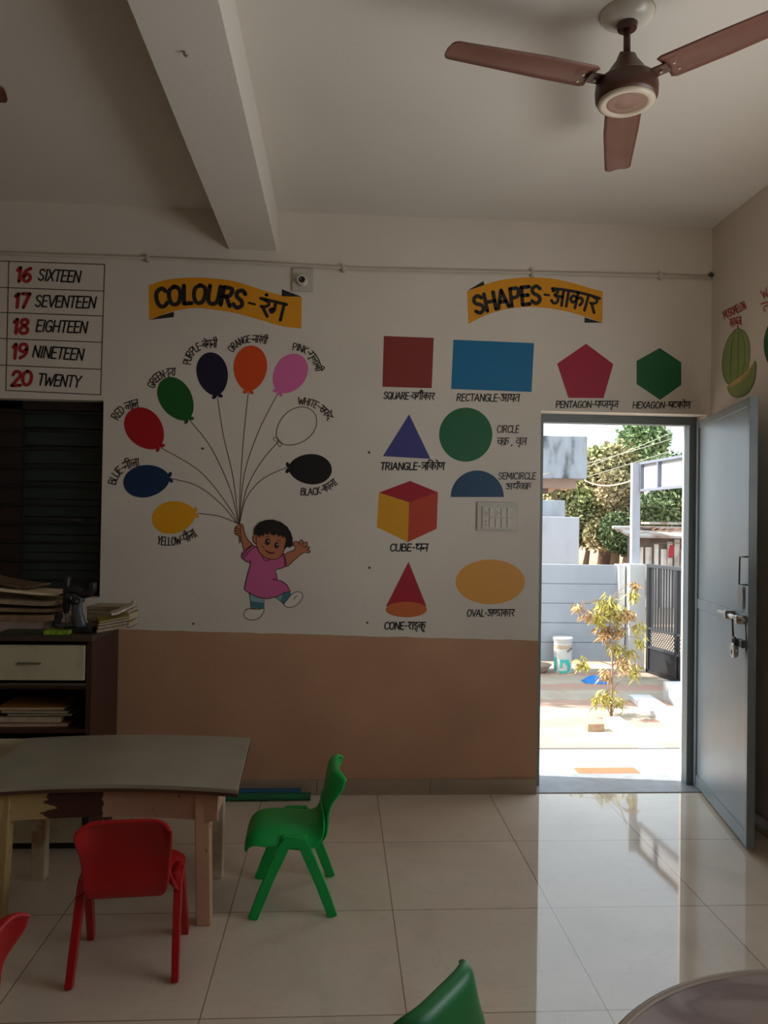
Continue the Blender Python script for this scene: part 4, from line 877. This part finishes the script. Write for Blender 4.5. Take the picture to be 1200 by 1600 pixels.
# brick, pail, basin, blue cloth
solid('brick', OB((2.0, 5.83, GZ+.03), (.135, .09, .06), rz=.06), P('dusty_brick', (190, 160, 132), .9, scale=12, var=.15), 'dusty brick lying on the courtyard near the step', 'brick', bevel=.004)
pc = at_z(879, 1050, GZ); pt = thing('paint_pail', 'white lidded paint pail with teal numerals, against the boundary wall', 'bucket', (pc.x, pc.y, GZ))
pw = P('pail_white', (214, 214, 210), .4, scale=5, var=.04); teal = P('pail_teal', (70, 200, 184), .5)
O = lambda n_, bm_, m_, p_=pt, **k: obj(n_, bm_, m_, p_, world=False, **k)
PR = .098
O('body', L([(0, 0), (.09, 0), (.093, .01), (PR, .33), (PR+.006, .335), (PR+.006, .35), (PR, .352), (0, .352)], 36), pw, smooth=False)
lid = O('lid', L([(PR+.008, .35), (PR+.011, .354), (PR+.011, .372), (PR+.004, .38), (PR-.012, .376), (0, .374)], 36), P('lid_white', (204, 204, 200), .35), smooth=False)
O('band', L([(PR+.001, .262), (PR+.002, .3), (PR+.001, .302)], 36), P('pail_buff_band', (196, 172, 144), .5), smooth=True)
vdir = math.atan2(-pc.y, -pc.x)
def curved(uvs, r=.0965):
    bm = new()
    for u0, u1, z0, z1 in uvs:
        n_ = max(2, int((u1-u0)/.06))
        for i in range(n_):
            a, b = u0+(u1-u0)*i/n_, u0+(u1-u0)*(i+1)/n_
            bm.faces.new([bm.verts.new((math.cos(vdir+q)*(r+zz*.01), math.sin(vdir+q)*(r+zz*.01), zz)) for q, zz in ((a, z0), (b, z0), (b, z1), (a, z1))])
    return bm
O('numeral_one', curved([(-1.2, -.72, .02, .165)]), teal)
O('numeral_five', curved([(-.3, .75, .115, .15), (-.3, -.02, .06, .115), (.55, .95, .02, .1), (-.4, .6, .006, .03), (.3, .9, .095, .118)]), teal)
O('handle', T([(math.cos(vdir+a)*(PR+.008), math.sin(vdir+a)*(PR+.008), .27-.03*math.sin((a+.5)*2)) for a in (.45, .6, .75, .9, 1.05)], .007, 8), P('pail_dark_clip', (90, 84, 78), .5), smooth=True)
bc = at_z(846, 1046, GZ)
solid('basin', L([(0, .0), (.09, 0), (.115, .05), (.14, .085), (.146, .085), (.14, .078), (.11, .045), (.085, .012), (0, .012)], 36, c=(bc.x-.075, bc.y-.14, GZ)), P('basin_beige', (166, 152, 138), .5), 'shallow beige basin on the ground left of the pail', 'basin', smooth=True)
b0 = at_z(928, 1066, GZ); rnd = random.Random(4); bm = new(); nx, ny = 16, 8; g = []
for i in range(nx+1):
    for j in range(ny+1):
        u, v = i/nx, j/ny; e = math.sin(PI*u)**.35*math.sin(PI*v)**.35
        g.append(bm.verts.new((b0.x-.11+.22*u, b0.y-.07+.16*v-.04*u, GZ+.002+e*(.05*(1-.4*u)+.025*math.sin(9*u+5*v)+rnd.random()*.012))))
for i in range(nx):
    for j in range(ny): bm.faces.new([g[k] for k in (i*(ny+1)+j, (i+1)*(ny+1)+j, (i+1)*(ny+1)+j+1, i*(ny+1)+j+1)])
solid('plastic_bag', bm, P('blue_plastic_bag', (20, 130, 214), .4), 'crumpled blue plastic bag on the courtyard ground', 'bag', smooth=True)
# the drooping sapling
def leafquad(bm, p, d, ln, w, nr):
    d = d.normalized(); s = d.cross(nr).normalized()*(w/2); mid = p+d*ln*.45+nr*ln*.06
    bm.faces.new([bm.verts.new(v) for v in (p, mid+s, p+d*ln, mid-s)])
sp0 = at_z(955, 1119, GZ); sx, sy = sp0.x, sp0.y
sap = thing('sapling', 'thin sapling with drooping yellow green leaves in the courtyard', 'plant', (sx, sy, GZ))
rnd = random.Random(11); at_s = lambda x, y, dy=0: at_y(x, y, sy+dy)
trunk = [(sx, sy, GZ), at_s(956, 1080), at_s(957, 1040), at_s(955, 1000), at_s(953, 965), at_s(950, 940)]
bark = P('sapling_bark', (150, 120, 96), .8); obj('stem', T(trunk, [.012, .01, .009, .007, .005, .003], 8), bark, sap, smooth=True)
# leaf sprays: centre in the photo, how many leaves, spread
sprays = [(950, 945, 70, .09, -.05), (962, 958, 40, .08, .06), (938, 962, 40, .08, .02), (978, 958, 34, .07, -.06), (945, 985, 34, .07, .05), (966, 985, 18, .06, 0), (988, 928, 16, .05, 0), (990, 912, 10, .04, .02), (906, 946, 12, .05, -.05), (918, 960, 16, .06, .03),
          (1000, 978, 16, .06, -.08), (1002, 1000, 14, .06, .05), (962, 1012, 26, .07, .04), (975, 1035, 26, .07, -.04), (990, 1048, 24, .07, .05), (908, 1036, 20, .06, -.06), (945, 1052, 22, .06, .02), (950, 1088, 26, .08, .03), (935, 1092, 16, .07, -.05), (968, 1094, 12, .06, .06), (985, 1020, 12, .05, .02)]
lm = [P('leaf_yellow_green', (184, 172, 92), .6, scale=10, rgb2=(154, 146, 70)), P('leaf_dry_tan', (184, 156, 106), .7, scale=10, rgb2=(158, 120, 82))]
for i, (px, py, cnt, rad, dy) in enumerate(sprays):
    c = at_s(px, py, dy); base = min((Vector(t_) for t_ in trunk), key=lambda v: (v-c).length + (1 if v.z > c.z+.05 else 0))
    br_ = obj('branch', T(smooth_pts([base, base.lerp(c, .5)+Vector((0, 0, .03)), c+Vector((0, 0, .01))], 4), [.0035]*5+[.002]*4, 6), bark, sap, smooth=True)
    bm = new()
    for k in range(int(cnt*2.4)):
        o_ = Vector((rnd.gauss(0, 1), rnd.gauss(0, 1), rnd.gauss(0, 1)))*rad*.42
        d = Vector((rnd.gauss(0, .5), rnd.gauss(0, .5), -1+rnd.random()*.7)); nr = Vector((rnd.gauss(0, 1), rnd.gauss(0, 1), rnd.random())).normalized()
        leafquad(bm, c+o_, d, .055+rnd.random()*.045, .014+rnd.random()*.01, nr)
    obj('leaves', bm, lm[1 if i in (5, 13, 16, 9) or rnd.random() < .18 else 0], br_)
# trees beyond the road
def tree(label, bx, by, blobs, cols, leaf_s, n, trunk_r=.2, seed=1, name='tree', base=RZ):
    rnd = random.Random(seed); t = thing(name, label, 'tree', (bx, by, base), 0, 'trees beyond the road')
    cz = max(b[2] for b in blobs)
    tp = [(bx, by, base-.02), (bx+.1, by, base+(cz-base)*.35), (bx-.05, by, base+(cz-base)*.8)]
    tr = obj('trunk', T(tp, [trunk_r, trunk_r*.75, trunk_r*.4], 10), P('tree_bark', (110, 90, 74), .9, scale=5), t, smooth=True)
    bm = new(); vol = [b[3]*b[4]*b[5] for b in blobs]; tot = sum(vol)
    for b, v in zip(blobs, vol):
        for k in range(int(n*2.6*v/tot)):
            d = Vector((rnd.gauss(0, 1), rnd.gauss(0, 1), rnd.gauss(0, 1))).normalized()*(rnd.random()**.33)*(.85+.3*rnd.random())
            p = Vector((b[0]+d.x*b[3], b[1]+d.y*b[4], b[2]+d.z*b[5]))
            if p.z < base+.02: continue
            leafquad(bm, p, Vector((rnd.gauss(0, 1), rnd.gauss(0, 1), rnd.gauss(-.3, .7))), leaf_s*.58*(.7+rnd.random()*.8), leaf_s*.58*(.4+.3*rnd.random()), Vector((rnd.gauss(0, 1), rnd.gauss(0, 1), rnd.gauss(.4, 1))).normalized())
    obj('crown', bm, foliage('foliage_%d' % seed, cols, .45), t)
def wp(px, py, y): return at_y(px, py, y)
def blob(px, py, y, rx, rz, ry=None):     # crown lump: radii given in photo pixels
    c = wp(px, py, y); k = y/F; return (c.x, c.y, c.z, rx*k, (ry or rx)*k, rz*k)
OL = [(104, 116, 70), (144, 150, 98), (166, 156, 114), (126, 132, 82)]; GR = [(84, 102, 68), (108, 124, 84), (136, 144, 102)]; BRN = [(140, 122, 92), (158, 144, 112), (124, 118, 82)]
Y = 34
tree('tall bright green tree rising behind the others beyond the road', wp(1000, 850, 42).x, 42, [blob(1005, 690, 42, 38, 34), blob(985, 720, 42, 34, 30), blob(1010, 730, 42, 30, 30)], [(70, 98, 58), (98, 124, 78), (128, 146, 100)], .5, 4200, .3, 21)
tree('broad olive tree with dry foliage behind the neighbouring roof', wp(945, 856, Y).x, Y, [blob(935, 740, Y, 38, 42), blob(950, 790, Y, 48, 50), blob(905, 790, Y, 40, 36), blob(965, 730, Y, 30, 40), blob(925, 715, Y, 22, 18), blob(870, 770, Y, 30, 24)], OL, .42, 8200, .35, 22)
tree('dry brown tree in front of the olive one beyond the road', wp(960, 858, 31).x, 31, [blob(962, 765, 31, 26, 30), blob(940, 835, 31, 26, 24), blob(975, 800, 31, 20, 28)], BRN+[(110, 108, 66)], .34, 3000, .2, 23)
tree('dark green low tree beside the sign post', wp(975, 868, 30).x, 30, [blob(965, 830, 30, 26, 30), blob(978, 848, 30, 18, 20)], [(44, 62, 38), (66, 86, 52), (92, 104, 66)], .3, 2400, .16, 24)
tree('green tree showing under the gate sign', wp(1035, 850, 32).x, 32, [blob(1030, 800, 32, 38, 34), blob(1065, 780, 32, 34, 36), blob(1045, 730, 32, 46, 22), blob(1080, 810, 32, 40, 40)], GR, .36, 5200, .25, 25)
tree('pale green shrub by the road in front of the trees', wp(915, 858, 33).x, 33, [blob(915, 828, 33, 28, 26), blob(890, 820, 33, 30, 30)], [(92, 100, 62), (124, 122, 82), (108, 94, 68)], .34, 2400, .14, 26)
# shade tree in the courtyard, hidden behind the back wall; it shades the foot of the boundary wall
tree('courtyard tree standing out of view behind the back wall', -1.6, 7.9, [(-1.5, 7.8, 2.75, 1.3, .75, .6), (-.5, 7.75, 2.6, .9, .6, .5)], GR, .16, 3600, .1, 27, base=GZ)
# neighbour's building of raw concrete
cn = stained('weathered_concrete', (164, 170, 178), (148, 153, 159), (84, 84, 86), 1.7); cn2 = stained('pale_concrete', (180, 185, 193), (171, 176, 184), (142, 144, 150), .8)
nb = thing('neighbour_building', 'unfinished pale concrete building with an overhanging roof slab behind the wall', 'building', (3.6, 12.5, RZ))
def face_box(name, m, px0, py0, px1, py1, y, depth, p=nb):
    a, b = wp(px0, py1, y), wp(px1, py0, y); return obj(name, B(a.x, b.x, y, y+depth, a.z, b.z), m, p, bevel=.01)
face_box('roof_parapet', cn, 700, 682, 918, 744, 14, 3)
face_box('roof_slab', P('slab_tan', (176, 152, 138), .9, scale=3), 700, 744, 900, 760, 14.3, 2.4)
face_box('beam', P('beam_brown', (120, 100, 92), .9), 780, 761, 857, 770, 14.4, .3)
face_box('wall', cn, 700, 782, 883, 812, 13.6, .3)
a, b = wp(700, 900, 12.5), wp(905.5, 808, 12.5); obj('wall', B(a.x, b.x, 12.5, 13.2, RZ, b.z), cn2, nb, bevel=.01)
c = wp(856, 775, 14.5); obj('column', B(c.x-.9, c.x-.6, 14.6, 14.9, RZ, wp(856, 745, 14.5).z), cn, nb)
c = wp(871, 773, 14.2); bm = new(); ring = [(c.x+.085*math.cos(a_), 14.2, c.z+.085*math.sin(a_)) for a_ in (2*PI*k/20 for k in range(21))]
solid('wire_coil', T(ring, .022, 8, cap=False), P('coil_dark', (96, 88, 60), .6), 'round coil hanging under the concrete roof slab', 'coil')
cr = wp(871, 762, 14.2); COL.objects['wire_coil'].name = 'wire_coil'
# hut beyond the gate
ht = thing('hut', 'low shack with a tin roof and pale plank walls beyond the gate', 'shack', (wp(1030, 880, 16).x, 16, RZ))
pk = stained('plank_grey', (228, 222, 214), (206, 196, 186), (160, 148, 138), 2.); 
a, b = wp(997, 840, 16), wp(1160, 836, 16)
obj('wall', B(a.x, b.x, 16.1, 16.6, RZ, a.z), P('hut_backing_wood', (120, 108, 98), .9, scale=4, var=.2), ht)  # grey brown wood wall, darker than the planks in front of it
i = 0; x = a.x+.02; rnd = random.Random(5)
while x < b.x-.1 and i < 40:
    w_ = .09+rnd.random()*.05; obj('plank', B(x, x+w_, 16.06, 16.1, RZ, a.z-.02-rnd.random()*.25), pk, ht); x += w_+.012+rnd.random()*.05; i += 1
rm = P('tin_roof', (166, 158, 152), .6, scale=3, rgb2=(132, 100, 82), lo=.45, hi=.6)
bm = new(); v = box(bm, a.x-.25, b.x, 15.75, 16.9, a.z, a.z+.05)
for q in v:
    if q.co.y > 16.5: q.co.z += .2
obj('roof', bm, rm, ht)
for k, (x0, x1, yy, zz) in enumerate(((1006, 1075, 16.4, 826), (1015, 1075, 16.9, 819))):
    p0, p1 = wp(x0, zz, yy), wp(x1, zz-3, yy); obj('roof_sheet', B(p0.x, p1.x, yy, yy+.5, p0.z, p0.z+.05), rm, ht)
for k in range(5):
    p0 = wp(1008+k*12, 833-k, 16.2); obj('roof_stick', T([p0, p0+Vector((.35, .2, .12-.02*k))], .014, 6), P('stick_wood', (150, 118, 92), .9), ht)
c = wp(1058, 862, 15.7); bm = new(); rows = []
for j in range(8):
    z_ = c.z+.13-.27*j/7; rows.append([bm.verts.new((c.x-.05-.01*j*.4+.1*i_/6, 15.95+.015*math.sin(i_*1.7+j*.5), z_)) for i_ in range(7)])
for u, w_ in zip(rows, rows[1:]):
    for j in range(6): bm.faces.new((u[j], u[j+1], w_[j+1], w_[j]))
o = solid('red_cloth', bm, P('red_cloth', (190, 60, 66), .8), 'red cloth hanging on the wall of the shack', 'cloth', smooth=True)
so = o.modifiers.new('solid', 'SOLIDIFY'); so.thickness = .006
c2_ = wp(1058, 849, 15.9); solid('cloth_line', T([(c2_.x-.5, 15.95, c2_.z), (c2_.x+1.2, 15.95, c2_.z)], .008, 6), P('line_grey', (130, 120, 110)), 'thin line in front of the shack that holds the red cloth', 'line')
# overhead wires
for i, (q0, q1, y0, y1, lab) in enumerate((((850, 748, 15, 0), (1075, 660, 20, 0), 15, 20, 'upper overhead wire crossing in front of the trees'), ((850, 757, 15, 0), (1075, 690, 20, 0), 15, 20, 'lower overhead wire rising to the right in front of the trees'), ((905, 744, 15, 0), (990, 750, 8.3, 0), 15, 8.3, 'sagging wire that ends at the sign post'), ((905, 720, 15, 0), (1075, 672, 21, 0), 15, 21, 'middle overhead wire in front of the trees'))):
    p0, p1 = wp(q0[0], q0[1], y0), wp(q1[0], q1[1], y1)
    if i != 2: d_ = p1-p0; p0 = p0-d_*.6; p1 = p1+d_*.6
    pts = [p0.lerp(p1, k/12)-Vector((0, 0, .12*(1-(2*k/12-1)**2))) for k in range(13)]
    solid('overhead_wire', T(pts, .009, 6), P('wire_pale', (190, 184, 160), .5), lab, 'wire', 'overhead wires')
